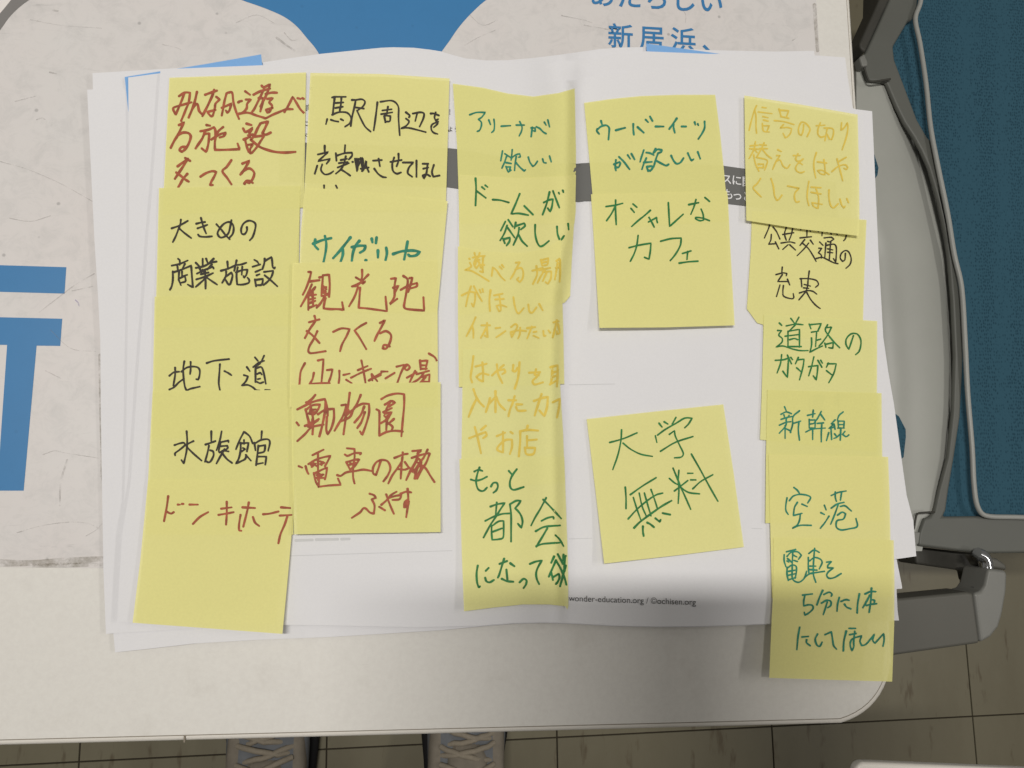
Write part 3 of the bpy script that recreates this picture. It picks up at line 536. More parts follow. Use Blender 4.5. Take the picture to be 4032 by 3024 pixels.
INK = '''@1 red 640 300 600 46
24 29 32 24 40 24 38 38 34 48 30 58 27 65
32 24 28 35 23 47 19 56 17 52 16 46 28 42 42 38
50 23 47 36 43 48 38 60;43 48 48 41 51 41 53 50 56 54 58 55
62 27 70 24 79 21;75 20 72 29 66 42 61 52 58 58
78 30 83 34 77 40 76 46 73 57 70 58 65 52 77 49
93 25 90 36 88 47 86 57;86 46 100 40 97 50 94 53 92 50;95 24 101 24 103 38 107 52 111 62
110 38 114 36;111 37 115 36
120 22 127 27;121 34 128 34 123 40 122 47 116 53 109 55;110 55 120 53 128 54 136 57 146 60 150 61 160 56 172 51 180 48 189 48
132 27 142 22 156 18;144 14 147 18 143 28 138 38 133 48 129 53;140 32 147 32 144 43 142 51;148 16 156 12 153 22 148 33 142 44;150 26 158 24 166 24
152 33 160 32 155 38 159 43 156 51 152 53 150 49 160 46
177 52 183 42 189 30 194 38 200 48 207 55;196 32 200 33;203 32 205 33
24 71 31 67 27 76 22 86 17 94 12 104;22 86 30 82 38 83 41 88 38 98 33 106 28 110 25 107 28 103 35 103
64 71 69 72;55 80 66 78 75 74 77 79;62 79 58 90 52 99 48 105;61 84 68 83 67 95 65 105 63 110 57 105
88 74 81 80 76 88;76 76 77 87 76 96 76 107 90 107 112 106 109 98;71 92 82 85 92 82 89 87 83 89
122 69 129 71;117 76 121 81 131 75 126 83;118 92 127 88;120 93 122 101 125 110;122 100 131 99 127 106;131 85 124 86
142 69 138 76 133 87 128 92 140 102 152 107 164 110 178 111 193 110;144 68 153 66 149 75 145 83 150 85 157 82
134 88 148 86 142 95 137 103 130 111 127 112 127 107
33 119 40 123;22 131 30 125 37 120;35 122 30 131 24 140 18 149;20 140 27 145 33 150 38 153;36 142 30 149 26 156 23 161
55 146 63 141 72 138 78 139 75 146 71 153 69 158 73 158
100 122 93 132 87 138 94 148 100 157
116 127 126 123 122 130 117 138 113 143;117 138 126 134 133 140 131 149 126 155;119 156 122 152 128 153 131 155;126 155 121 154
@2 black 640 820 500 30
16 35 30 30 44 22;32 20 31 28 28 36 23 49 18 59;29 35 38 43 50 52
67 17 70 28 73 37 76 44;59 27 67 25 74 24;61 35 70 32 78 29;62 46 65 49 75 50 86 49
94 28 103 38 110 47 117 54;120 21 118 32 115 43 109 49 101 51 96 45 98 38 106 28 115 24 122 28 124 36 122 45 117 51
147 33 147 39 143 45 138 44 137 36 141 27 149 22 157 23 162 28 161 38 157 50 152 56
27 88 30 91 30 99;16 100 30 97 44 91;26 101 27 109;39 97 35 105;18 110 18 125 16 136 13 142;18 112 33 107 50 100 51 115 53 138 44 133
29 109 28 124;34 110 34 120;34 119 43 116;28 124 32 134;30 122 39 118 40 127 32 130
58 95 64 101;70 88 70 101;76 88 79 96;89 88 80 97;58 104 72 101 84 95 94 93;64 103 68 112;86 98 78 107;60 114 72 108 88 102 89 105;67 115 80 112;70 107 73 113;59 124 75 119 88 113;74 110 75 125 75 140;75 122 66 130 58 137;76 120 86 127 95 133
113 93 114 106;102 109 115 105 128 99;111 110 110 119 104 130;112 118 120 112 122 118 118 132 115 133 110 125
129 91 127 100 125 109;128 99 137 98 146 95;131 103 129 116 130 133 140 133 150 130 151 125 148 121;139 102 138 116;128 112 138 108 148 107 146 116 142 121 141 118
160 90 165 93 167 96;157 102 170 98;162 111 171 107;164 117 169 115;161 124 163 136;162 125 175 123 173 133 164 134
178 88 177 97 174 106;178 92 190 85 191 92 192 102 195 105 196 103;177 111 193 109 190 119 184 127 176 134;178 117 188 125 200 136
@3 black 640 1380 500 30
22 30 22 42 19 61;12 44 20 38 29 37;12 68 20 64 28 56 36 50
38 19 36 33 37 50 39 63 42 70 48 67 56 65 65 63;33 37 42 30 53 28 62 30 65 36 64 46 62 51 59 50;49 20 49 33 48 41
77 22 90 18 116 15;100 24 99 40 98 57 100 69;108 36 114 39 120 43
161 12 166 18;177 9 173 18;158 29 167 22 177 18;162 28 170 23;162 31 162 55;163 31 172 29 176 38 180 58;165 41 170 39 173 42;166 50 170 49;165 55 170 57 176 55
147 29 152 36;142 43 149 45 145 54 138 61 148 60 157 64 163 69 169 70;179 69 187 69
@4 black 640 1660 500 30
42 17 43 33 42 50 39 65 37 73 33 67;21 41 30 38 37 37 39 41 30 49 22 55 22 59;54 34 44 39 42 43 52 54 68 68
85 17 85 34;75 40 84 37 92 34;81 42 78 56 74 70;83 50 88 52 89 59 84 69 80 71 76 69
103 17 100 32 94 50;101 36 115 33 115 36;101 37 98 50 99 54 107 51 115 52;101 43 113 42 113 47 104 51;108 48 100 62 94 73;103 54 112 65 121 72
142 18 135 31 128 48;144 19 152 26 157 38;142 32 142 39;136 38 150 37 147 52;136 37 136 50 133 64 128 73 137 69 144 65 146 58;138 52 144 48 140 46;145 58 154 68
173 17 172 32;160 37 162 50;161 38 172 32 184 31 187 37 184 51;167 42 165 60 163 76;167 43 179 41 177 52 167 55;165 61 181 61 179 75;164 74 175 72
@5 red 600 1900 600 40
23 20 21 35 17 56;20 42 27 45 31 43;37 32 40 32;43 31 45 31
54 32 66 32;59 60 69 50 81 43
108 28 108 45 107 61;100 38 115 36;96 47 108 45 118 43
140 29 138 40 132 64;131 36 149 37;128 47 126 60 126 69 129 70;146 50 149 58 155 63
161 46 171 45 183 42;187 36 200 37;185 48 202 47;196 49 192 61 186 75 183 88
@6 black 1220 340 540 27
36 18 40 17 58 17;40 19 38 35 37 46;51 18 50 30 48 41;41 27 54 26;41 35 53 33;36 46 46 42 58 42 64 46 67 53 64 60 57 65;28 53 26 61;34 54 40 56 46 57;50 53 54 55
68 22 74 22 72 33 68 50 66 64;74 22 84 21 89 25 86 32 77 39;73 34 87 36;76 39 84 56 90 66 98 73
109 26 107 43 105 58 103 71;114 25 130 23 138 26 143 34 143 50 144 66 145 79;126 33 124 45;117 39 132 37;115 45 133 42;120 48 122 58;121 47 130 48 129 56 124 57
155 42 161 47 160 50;155 52 160 57 155 64 147 68 158 67 172 70 187 74;166 44 178 42 184 44 183 52 177 65;173 44 170 56
195 44 200 44 208 47;203 42 201 50 203 55 207 53;203 55 206 60 200 66;207 57 197 62 196 70 200 75 206 77
24 96 24 108;13 110 30 106 22 113 13 121 33 117 27 125;12 128 8 141;20 126 18 135 24 142 32 141 38 137
57 95 56 108;42 108 43 120;43 112 56 108 68 107 68 112 63 118;50 119 60 117;47 124 61 122;45 131 55 127 63 124;58 113 55 125 50 134 42 141;50 134 58 139 65 144
69 122 70 122;73 117 76 137;76 117 76 136;79 117 77 135;78 128 85 115 86 124 84 137;82 116 86 137 91 120 91 128 95 138;82 133 95 131
102 120 116 119;111 117 113 129;104 133 110 141 117 146 123 147
130 122 148 119;136 115 133 125 134 136 140 141 147 139;143 109 143 120 140 129
150 123 167 123 160 131 158 140 165 146
172 120 172 134 172 146;182 125 191 125;183 133 191 131;190 125 188 140 184 149 182 144 188 142 194 145;200 127 197 138 199 146 209 144
23 160 23 164;42 160 44 164
@7 teal 1160 900 600 33
30 16 29 24 34 30;27 22 40 17 53 14;44 11 46 22 45 34 42 49
81 13 74 22 66 32 56 43;70 30 70 38 67 48
94 18 89 24 85 34 83 47;83 27 93 25 103 25 101 31 95 35
112 15 113 20;119 13 118 21
121 32 121 42;133 28 134 36 132 46
143 37 156 33 172 32 182 34 176 39 168 40 165 38;164 19 162 30 159 45
103 46 104 46
@8 red 1160 900 600 42
20 63 24 63 22 72 17 86 12 96;21 77 36 75;25 81 18 97 9 113;30 85 24 91;29 87 21 95;20 93 20 118;26 92 27 113;22 97 31 96;22 103 30 101;22 108 30 105;21 115 32 111
36 71 41 70 40 84 39 98;41 68 50 67 51 82 50 99;41 83 46 88;41 93 49 95;41 86 46 85;40 89 45 91;41 98 48 96
44 98 38 108 32 115;45 101 43 109 42 116 52 117 63 117 71 118 69 107
98 60 98 70 96 76;89 71 94 74;107 67 98 76 90 83 83 84;84 84 95 79 103 77 99 80;92 85 87 99 79 113;95 86 94 103 93 115 105 116 120 118 134 120 132 99
140 73 147 72 145 84 145 98 141 106 138 110 149 102;143 86 151 83 146 92;158 69 164 74 163 88 160 105 159 114 164 117 188 119 187 100;154 89 165 83 178 79 177 84 168 87;167 72 171 71 168 83 165 92
29 127 30 134 22 146 15 159;21 136 36 132;18 149 26 155 36 166;33 149 28 160 22 170 20 178 24 181 45 178
56 150 68 145 80 146 75 157 69 168 66 178
104 137 95 142 87 148 94 158 104 175
124 137 131 133 126 143 120 154 116 163;124 152 133 149 140 155 138 166 133 174 128 174 130 169 138 171
@9 red 1160 1330 600 38
15 37 9 49 7 68
34 33 42 31 41 45 39 65;28 51 26 60 22 67;22 67 36 66 51 66;47 47 55 46 53 55 49 66
65 48 65 58 64 66;71 54 80 52;75 61 83 66
92 47 106 41;82 58 96 51 111 45;97 33 100 48 103 66
112 53 120 63;108 62 126 51;112 54 113 62;114 59 125 54
126 49 135 49;132 59 145 51
148 42 160 39 154 52 149 66;163 40 159 44 163 47 167 43 164 39 160 40
163 58 177 50;175 48 170 58 167 65;182 33 183 46;182 34 193 33 190 46;184 40 191 40;184 45 192 45;177 53 195 48;187 52 180 60 170 66;185 57 196 53 195 65;190 57 182 66;186 64 194 64
195 23 204 29 208 40 209 53 207 64
@10 red 1160 1330 600 44
30 83 25 89 18 94;4 104 18 97 30 92 44 89 47 100 48 113;17 94 25 93;22 93 24 103 27 120 26 140;16 104 19 116 23 130;16 105 26 98 37 97 34 104 28 111 20 110;23 105 31 104;22 108 30 108;15 128 25 124 35 118;20 123 28 124;20 129 34 120;4 150 15 140 25 130 42 126;3 123 6 127;26 118 25 130
34 111 44 105 57 103 57 118 53 132 48 140 46 133 47 115;45 93 44 108 40 128 36 143
80 80 78 96 75 112 71 140;68 98 76 97 70 114 62 128 58 135;74 113 85 104 80 115 66 122;78 105 72 119
96 83 90 97 84 106;88 101 98 96 108 96 108 110 103 128 98 141 95 136;101 100 96 112 87 123;102 108 97 122 91 131
126 89 135 84 148 81 159 82 159 98 157 120 155 143;119 104 123 107 123 125 123 142;123 142 133 137 145 135 157 136
131 97 140 92 146 94 137 100;139 92 133 104;129 108 141 102;131 110 141 108 135 118 130 113;133 115 139 110;125 124 133 119 140 108;134 119 133 134;144 118 136 125;136 124 142 129 141 134
@11 red 1160 1700 600 40
26 34 34 30 42 26;34 30 34 42 34 58;20 47 30 41 42 37 52 35 48 43 44 50;6 50 11 52;16 50 18 57 20 61;24 48 31 46 25 51;37 43 43 45 37 47;27 45 32 50;39 48 42 44
28 60 30 70 33 77;30 60 40 55 47 52 46 61 44 69;32 63 41 62;32 67 42 67;34 60 34 70;36 61 35 78 34 80 50 78 67 77 63 68;37 66 42 62
76 24 87 25 87 38 85 52 85 66 87 75;73 33 77 35 87 31 97 31 95 33;75 44 78 50 81 56;76 44 86 41 94 40 88 49 82 54;80 48 88 45;81 46 85 48
62 63 67 64 75 59 88 57 100 55 112 57
125 42 122 52 118 63 114 60 114 52 119 44 127 41 135 43 139 52 136 62 129 72
145 38 158 33 164 32;157 30 156 42 150 52 142 63 136 75;156 38 155 52 154 68;149 54 160 55 167 52;160 44 166 52 171 57
171 28 184 27 178 32;170 38 182 34 195 31;180 28 176 42 168 57 162 70;176 36 184 44 178 54 174 68;193 26 187 38 182 44 175 55;196 32 191 45 185 54 178 68;179 45 190 53 197 64 203 73;171 58 180 50;175 68 182 56 184 49;172 55 178 66;178 40 172 52
109 90 115 92 118 96 112 98 116 107 115 119 109 117 104 112 100 111 95 117 83 125;123 109 131 114
126 106 134 99 140 92 148 87;133 91 138 105 144 119;137 96 147 93 155 92 152 98 142 99
154 90 162 87 169 88;164 83 165 98 164 110 162 124;165 98 160 102 159 110 164 108 166 101;162 102 162 108
@12 teal 1800 400 500 26
22 23 34 19 49 19 43 27 37 31 42 36 42 43 39 50 35 52;55 32 58 40;64 31 65 41 64 50 60 54
77 43 93 42;103 41 117 41;109 35 113 44 112 52 108 60
129 46 136 46 136 52 133 51;131 45 129 61;138 44 144 47 150 53 155 56;152 36 155 41;158 32 161 44
79 86 76 103;83 91 94 98;96 84 95 94 94 102;95 98 102 93 109 91 110 96 107 97;86 96 82 107 78 116;83 106 94 108;85 113 88 121;86 114 93 114 91 119 94 119 89 123
103 96 101 108 100 120;102 106 110 115 117 121 119 119
124 97 127 106 132 113 136 110 140 104;149 100 151 106 155 107;161 95 164 105
@13 green 1800 680 500 30
32 10 33 28 32 57;34 32 50 44;43 25 48 29;49 22 53 25;62 47 75 48 90 52
109 37 102 54 94 72 107 71 124 74;117 58 132 73
161 34 156 54 149 73;151 52 159 48 167 46 165 60 162 68 158 62;167 32 173 48 178 61;177 35 178 37;184 31 185 34
84 85 76 101;89 82 97 94;87 92 82 106 75 118;88 96 100 113;80 115 83 123;81 116 92 113 91 120 86 127
102 87 100 97;102 93 117 88 118 93 111 99;108 96 106 108 98 126;107 108 113 119 122 128
136 91 136 106 139 120 144 128 150 127 160 119;174 94 175 107 179 118 182 116 186 110;193 89 194 99
@14 ochre 1780 960 500 34
39 16 41 24;48 16 46 24;36 24 46 22 57 21;43 24 38 34 42 43 48 34 44 30;42 28 41 36;40 28 48 28;55 22 53 27;54 27 53 40 54 50 49 48;48 37 56 37;44 26 50 42;30 26 31 27;31 33 33 40 22 46 33 47 48 55 64 65
69 56 71 41 78 47 84 56 92 64;83 40 87 44;87 37 90 41
111 33 118 32 112 43 107 53 102 61;110 45 120 42 124 49 123 60 118 67 113 62 116 59
140 47 158 42;147 39 148 54 141 70;155 28 157 38;155 29 168 25 166 36 158 38;157 33 166 31;152 46 171 42;162 45 155 56 149 68;158 49 173 48 172 60 167 70 163 67;165 50 158 65
182 30 187 26;184 33 182 45 179 62;183 35 188 34 187 43;188 28 188 48 187 66;181 42 188 41
17 90 30 84 40 85 40 98 37 110 34 104;33 74 28 90 24 109;38 74 45 88 52 100;48 80 50 85;53 79 54 84
67 81 65 98 66 117;73 90 88 87;75 97 90 96;82 88 84 103 85 115 82 118 77 108 86 107 95 110
107 93 109 107 113 119 117 121 125 112;133 106 135 118 140 120 147 111;152 105 158 116
41 128 35 142 25 161;35 142 37 152 37 164
51 142 66 142;61 138 61 150 62 163 57 160;60 146 50 164
76 147 84 146;93 152 86 157 77 163
103 145 110 140 114 144 108 155 104 163 102 154 115 151 129 152;119 146 118 158 115 165
131 147 145 145;139 144 135 155 131 165;142 154 147 153;142 160 151 164
159 152 160 160 163 160;168 151 171 155
176 137 185 135;182 133 179 147 175 163;184 140 187 155 182 157 182 152
@15 ochre 1780 1370 600 34
31 12 29 28 27 42 29 50;34 27 50 23;44 21 45 35 45 49 39 46 35 42 43 37 53 39
65 24 67 38 73 51;58 40 66 33 76 31 77 35 73 38;70 29 75 25
89 25 88 33 92 34 95 29;98 21 97 35 95 47 91 59
112 36 128 35;122 31 120 39 126 40;127 36 122 43 117 48 120 53 132 50
143 28 153 25 153 40 152 56;145 28 145 42 143 52;145 36 152 34;146 42 152 40;142 53 152 47;154 33 157 38
31 60 35 71 40 79 46 85;36 73 30 85 24 100
55 73 52 84 49 93;53 82 63 71;63 63 63 78 63 93;64 71 69 82 77 90
82 76 93 76;91 70 88 80 84 90 82 99;94 82 102 82;93 86 96 91 107 91
119 77 130 73 139 71 138 85 134 99 127 91;130 67 125 82 120 98
146 79 156 74 155 86 152 101
25 131 38 126 49 122 50 127 45 131;33 115 37 130 42 153;42 119 49 113
65 128 77 123;74 122 74 136 74 152 66 148 67 143 77 134 87 133 87 144 84 154;85 122 88 124
110 113 108 120;99 121 110 119 125 120;99 121 99 135 97 158;109 128 109 143;111 134 123 133;106 145 108 154 118 154 121 145 108 145
@16 green 1800 1800 500 30
39 18 35 30 33 43 36 55 42 59 47 58 52 53;30 25 37 22 44 24;24 39 32 41 42 39 52 34
59 51 63 45 69 45 71 51 68 58 63 62
90 24 97 32;104 21 96 32 92 43 93 53 99 57 116 52
58 86 70 82 83 80 76 90 68 103 58 118 46 140;69 79 67 102;49 111 63 104 78 99 91 98;60 119 60 132 61 144 72 143 80 140 81 125 81 111 72 112 62 119;62 130 78 124
92 82 94 100 94 125 94 147;92 82 103 76 111 76 107 82 101 89 107 95 112 103 114 113 112 123 106 116
155 71 145 90 136 105 129 119;150 74 160 84 171 96 181 107;147 111 157 106 167 104 168 107;137 129 150 122 163 120 179 119;157 124 149 138 138 156;138 155 150 151 178 149;171 136 178 143 185 155
@17 green 1820 2130 500 34
27 43 25 57 26 73 29 81 31 79;41 52 46 47;40 64 42 70 48 72 55 68
65 40 78 35;73 31 69 44 64 60 62 64;84 39 91 44;77 50 79 70;69 66 78 70 89 71
100 72 107 66 112 69 111 76 107 82
118 40 128 36 139 34 133 44 129 55 130 66 134 75
160 27 155 38;166 23 175 40;163 34 157 48 151 62;163 34 172 50 178 65 181 76;155 55 158 68;158 63 168 57 169 64 166 71 163 75
176 24 175 34;176 34 180 26;178 30 177 50 174 64 170 79;180 43 178 53
@18 teal 2320 430 540 28
19 19 21 26;13 32 12 35 16 40;13 33 19 28 27 26 32 30 32 38 31 49
43 34 58 30
71 24 71 33 72 41;78 29 88 38;91 17 95 21;98 12 102 19
107 28 120 28;141 15 135 24 129 32;136 25 136 30 138 38;149 28 156 28
170 21 171 25;175 24 176 26;186 20 186 30 182 39 176 48
40 89 49 85 50 88 47 94 43 93;43 82 42 92 43 99;48 77 56 85 65 97;62 74 66 80;68 72 73 81
88 66 84 78 82 85;92 70 98 71 104 74;92 79 88 88 85 97;88 86 101 85;93 94 95 100;93 93 101 92 102 95 98 100 95 98
107 64 104 69;104 70 110 65 117 66 116 69 111 71;111 71 107 82 104 93;108 83 117 88 124 91 128 89
132 75 136 83 141 88 147 86 152 79;159 71 163 80 165 83 168 81;175 69 179 80
@19 green 2320 740 560 24
26 29 40 27 52 24;41 19 41 38 42 57;40 30 34 41 27 51
68 25 74 30;65 32 70 38;95 35 86 43 76 51 66 60
93 46 97 53 101 61;92 53 105 46 105 50 106 54
123 23 124 42 125 60 135 51 146 41
155 26 170 23;166 18 163 29 158 41;180 15 187 21;174 33 177 41 178 50 172 51 165 48 166 46 176 47 187 51
62 93 78 89 96 86 95 98 93 111 86 108;76 74 74 89 70 102 64 114
111 83 127 79 143 78 142 88 138 97 132 106 126 113
145 102 158 98;153 99 152 111;140 117 154 115 169 114
@20 green 2320 1580 640 20
28 56 46 51 65 43;44 39 43 54 39 73 32 93;46 57 56 65 70 72 86 75
95 30 99 35;102 28 107 31;118 22 113 31;90 47 92 56;93 46 104 38 118 30 130 23 140 23 135 31 130 36;109 45 116 40 117 47 123 60 128 71 125 76 116 77;97 68 117 56 141 48
49 117 50 131 50 146;56 127 73 115 91 104;60 131 65 147 70 161;68 125 72 143 78 157;75 125 79 139 84 156;84 120 89 134 93 147;53 160 66 146 82 133 92 127 100 125
114 91 119 103 124 115;122 94 121 108 122 120 121 139;109 105 116 111 122 114;116 122 125 115 134 108;124 117 135 124 150 126;124 116 131 131 138 147
134 98 141 98;138 107 145 107;139 72 151 93 163 115 175 136;141 119 152 109 168 100
@28 green 2320 1980 640 24
61 34 69 26 81 17 95 7 103 2 112 -3
73 32 73 39 74 45;79 27 83 29 88 33;90 21 96 26 97 23;100 14 110 16
@21 ochre 2920 380 500 28
26 16 22 25 17 42 13 59;23 24 25 35 25 52 26 64;36 19 43 20;29 27 53 30;37 35 46 37;38 41 46 43;36 47 38 60 48 62;37 51 48 51 44 61
65 22 69 35;66 24 82 25 78 36;68 35 82 38;57 42 74 44 91 49;73 49 67 55 79 54 87 56 85 64 80 70 76 72 72 64
108 49 107 60 104 68 100 65 99 56 103 46 108 45 115 50 119 58 114 70
130 51 145 50;137 46 133 57 133 66 138 71 145 69;144 55 158 56 160 64 157 75 153 74 149 66;149 56 147 66 145 77
174 46 173 59 179 54 184 46 185 56 182 72 175 93
15 86 28 85;14 91 30 92;24 79 21 93 13 108;22 92 27 98;31 84 43 85;31 91 45 91;39 81 34 92 26 106;36 92 44 102 52 108;21 102 24 117 30 130;26 106 44 111 43 120 40 128;29 118 38 118 38 124 29 124
63 93 69 96;61 103 67 103 60 113 54 127;60 113 67 111 72 121 79 125 84 119
90 103 102 103;98 100 94 108 97 113 103 112;107 109 98 117 94 124 96 130 103 133 109 131;99 114 106 119
130 98 126 112 126 126 129 142;132 114 148 116;143 110 145 124 145 136 138 135 132 129 141 129 152 136
166 109 169 120 173 135 176 147;170 113 182 106;157 131 168 122 180 119 185 124 182 127 178 125
@22 ochre 2920 640 500 28
33 28 27 37 20 44 27 53 34 60
51 28 55 41 57 57 61 66 65 64 70 57
80 41 100 45 93 53 92 62 95 69 100 68
117 33 115 46 114 62 117 75;121 43 138 44;121 52 138 55;129 44 134 62 133 80 126 77 122 70 140 73
152 48 152 62 155 75 160 79 168 72;171 64 174 74 178 79 180 76;183 63 186 70
@23 black 2960 860 500 22
32 8 29 18 22 34;37 15 43 23 49 36;34 28 33 38 29 45 43 44;41 41 47 53
60 16 57 27 60 38;71 18 69 28 65 38;54 28 73 25;51 43 66 41 75 43;63 46 54 54;66 46 76 55
96 21 96 32;84 34 104 32;92 37 84 47;102 38 107 45;99 43 92 52 79 65;88 43 98 52 106 64 112 75
126 34 138 33 143 36 136 41;132 40 138 42;118 41 124 47;117 52 122 52 116 60 121 64 121 69;112 70 122 68 132 72 142 77 150 79;129 43 127 69;130 47 143 45 147 50 147 65 146 76 142 70;137 43 135 71;132 53 141 55;132 59 141 60
163 61 162 72 158 75 154 69 156 61 163 56 169 59 173 70 171 80 164 87
85 16 85 20;101 19 102 23;115 20 116 23;123 21 122 30;130 23 131 24;138 23 138 28;147 25 149 28;165 27 163 35 160 39
53 85 52 96;42 98 54 95 61 96 60 100;53 98 45 110 64 110;62 106 66 116;49 116 43 136;55 117 54 128 56 136 69 140 73 138 72 131
100 92 98 107 97 118 94 127 82 142;84 105 99 105 112 108 116 115 111 120;86 107 87 119;91 115 102 118;90 121 99 122;83 130 96 126 106 127 113 132;95 128 103 142 112 152 119 157
@24 green 2960 1220 500 24
48 23 52 27;45 36 52 36 47 44 53 50 52 57 42 65 54 63 70 68 84 71 98 71;68 15 74 23;82 13 76 24;60 28 76 25 89 26;76 26 64 38;63 37 63 65;65 37 83 34 83 65;66 45 82 43;66 52 74 50 80 52;65 64 86 64;58 46 64 45
100 25 103 33;101 26 121 24 115 37;104 39 116 37;113 38 111 64;104 49 104 62 101 74 112 68 123 63;113 53 120 51;132 26 128 35 134 45 144 57 153 66;131 31 139 30 132 44 122 58 117 63;127 58 129 65;129 60 142 57 141 67 134 66
177 45 173 57 169 69 164 60 165 50 173 42 183 42 189 50 190 60 187 72 181 78
52 78 50 93 44 110;41 88 55 87 64 84 63 100 62 118 54 107;62 79 69 94;68 83 71 87
81 83 76 94;80 87 91 86 89 100 83 122;78 101 86 108
108 82 104 99 99 115;99 99 115 97 114 110 112 122 107 115;115 88 122 100;120 88 123 93
133 93 130 100;132 94 147 94 143 110 134 127;130 106 139 113
@25 teal 2960 1500 500 24
57 45 60 52;51 58 60 54 69 57;56 59 57 63;65 60 61 65;51 67 60 64 70 62;48 77 60 72 68 71;60 65 59 78 48 91;58 78 58 100;59 83 67 87 68 90;83 52 72 62 71 76 67 90
72 74 85 70;82 71 81 86 83 103
107 51 106 63;97 60 110 57;100 67 100 82;101 68 111 68 110 82;102 75 110 74;101 82 110 82;94 89 105 84 128 82;106 84 106 102;121 53 114 66 109 72;120 58 127 68;114 74 125 73;122 74 121 90 121 106
145 68 138 75 143 75 134 83 144 80;143 75 145 84;138 84 139 102;134 90 130 104;144 92 148 97
159 54 152 60 149 68;150 69 151 82;151 70 161 70 160 82;151 76 160 76;150 82 161 82;155 82 154 103;154 92 148 98 143 100;162 88 158 93 164 97 169 94
@26 teal 3040 1890 500 26
38 13 44 18 48 24;26 31 24 43 24 53 28 60;30 36 37 28 49 25 62 27 67 31 62 40;44 39 39 48 37 62 52 58;52 42 61 46;49 59 48 69 44 78 35 84 49 79 68 79
91 44 94 52;85 57 91 60;99 63 92 74 84 84;103 27 114 22 129 19;110 21 110 30 112 37;121 21 119 35;103 49 113 42 125 39;115 43 109 60 102 77;119 46 127 45 138 54;114 61 122 56 128 59 124 68 113 71 112 82 120 87 134 85 148 81 146 67
25 125 41 121;21 130 21 141 24 151;26 133 33 126 44 125 51 131 46 138;36 126 35 146;37 131 43 134;27 137 35 144;38 140 44 142;26 141 29 143
26 152 26 164 28 175;27 153 35 148 42 151 42 162 40 171;35 150 35 170 39 176 47 178 56 171 60 159;29 159 40 157;28 166 41 163;28 174 41 170
64 128 73 122 82 126;74 119 72 145 72 165 76 178;63 135 63 150 64 163;65 141 74 135 84 138 87 144 82 155;66 150 76 150;66 156 78 157;67 163 72 163;56 170 66 163 78 161 91 159
95 143 103 142 97 149 97 153 107 153 98 160 95 166 99 171 108 170 120 163
@27 teal 3040 2230 500 28
53 50 70 48;57 51 55 60 55 69 63 67 70 68 71 74 64 81 57 85 56 80
88 42 83 53 78 67;90 49 99 45 104 48 103 52;86 64 95 59 102 61 102 68 97 72;96 62 93 72 89 84
117 54 114 66 113 78;120 61 128 58 134 59;126 66 130 71 137 74
152 48 149 65 148 81;162 48 171 44 180 44;173 38 172 58 169 80;170 50 165 60 158 72;172 58 178 59 178 63;164 68 173 66 182 65
48 106 45 123 43 145;52 123 63 122;60 128 60 133 66 138
79 118 75 127 78 137 83 139 87 132;92 119 103 114 105 126 107 138 112 144
129 113 125 130 124 147;134 108 145 108;135 119 146 117;144 113 142 130 142 140 139 147 136 138 137 130 142 125 156 121 153 130 156 138 163 136 171 127 178 118 175 128 179 134 187 125 194 117 195 128 193 139'''
WHERE = {1: 'N1', 2: 'N2', 3: 'N3', 4: 'N4', 5: 'N5', 6: 'M1', 7: 'M2', 8: 'M3', 9: 'M3', 10: 'M4', 11: 'M4', 12: 'K1', 13: 'K2', 14: 'K3', 15: 'K4', 16: 'K5', 17: 'K5', 18: 'J1', 19: 'J2', 20: 'J3', 28: 'J3', 21: 'I1', 22: 'I1', 23: 'I2', 24: 'I3', 25: 'I4', 26: 'I5', 27: 'I6'}
hdr = None; ln_no = 0; cnt = {}
for line in INK.strip().split('\n'):
    if line.startswith('@'):
        a = line[1:].split(); hdr = (int(a[0]), a[1], float(a[2]), float(a[3]), float(a[4]) / 221.2, float(a[5]) * float(a[4]) / 2212 * (.80 if a[1] == 'red' else 1.0 if a[1] == 'ochre' else 1.18)); ln_no = 0; continue
    ln_no += 1; bid, colr, x0, y0, s, wd = hdr; key = WHERE[bid]
    if bid == 26 and ln_no >= 3: key = 'I6'
    st = []
    for part in line.split(';'):
        n = [float(v) for v in part.split()]
        st.append([(x0 + n[i] * s, y0 + n[i + 1] * s) for i in range(0, len(n) - 1, 2)])
    o, bvh = note_obj[key]
    cnt[key] = cnt.get(key, 0) + len(st)
    ribbons('handwriting', st, wd, bvh, colr, o, off0=.00010 + .0000022 * (cnt[key] - len(st)), dk=.0000022)
# two characters hidden under the fourth note of the last column that show faintly through it
gh = [[(3200, 1563), (3240, 1558)], [(3222, 1553), (3218, 1570)], [(3205, 1565), (3240, 1562), (3232, 1600), (3204, 1604), (3206, 1566)], [(3208, 1578), (3234, 1576)], [(3208, 1590), (3233, 1588)], [(3186, 1572), (3190, 1616), (3245, 1612)],
      [(3280, 1566), (3318, 1562)], [(3300, 1553), (3303, 1585), (3290, 1592), (3288, 1578), (3304, 1574), (3300, 1612)]]
ribbons('handwriting', gh, 8, note_obj['I3'][1], 'green', note_obj['I3'][0])

# ------------------------------------------------------------------ chair at the right
ch = empty('office_chair', P(4100, 1200, 0), 'grey plastic chair with a blue mesh panel, standing right of the table', 'chair')
zc = .40
def cslab(nm, poly, z, th, m, bev=.003): return slab(nm, poly, z, th, m, ch, bev)
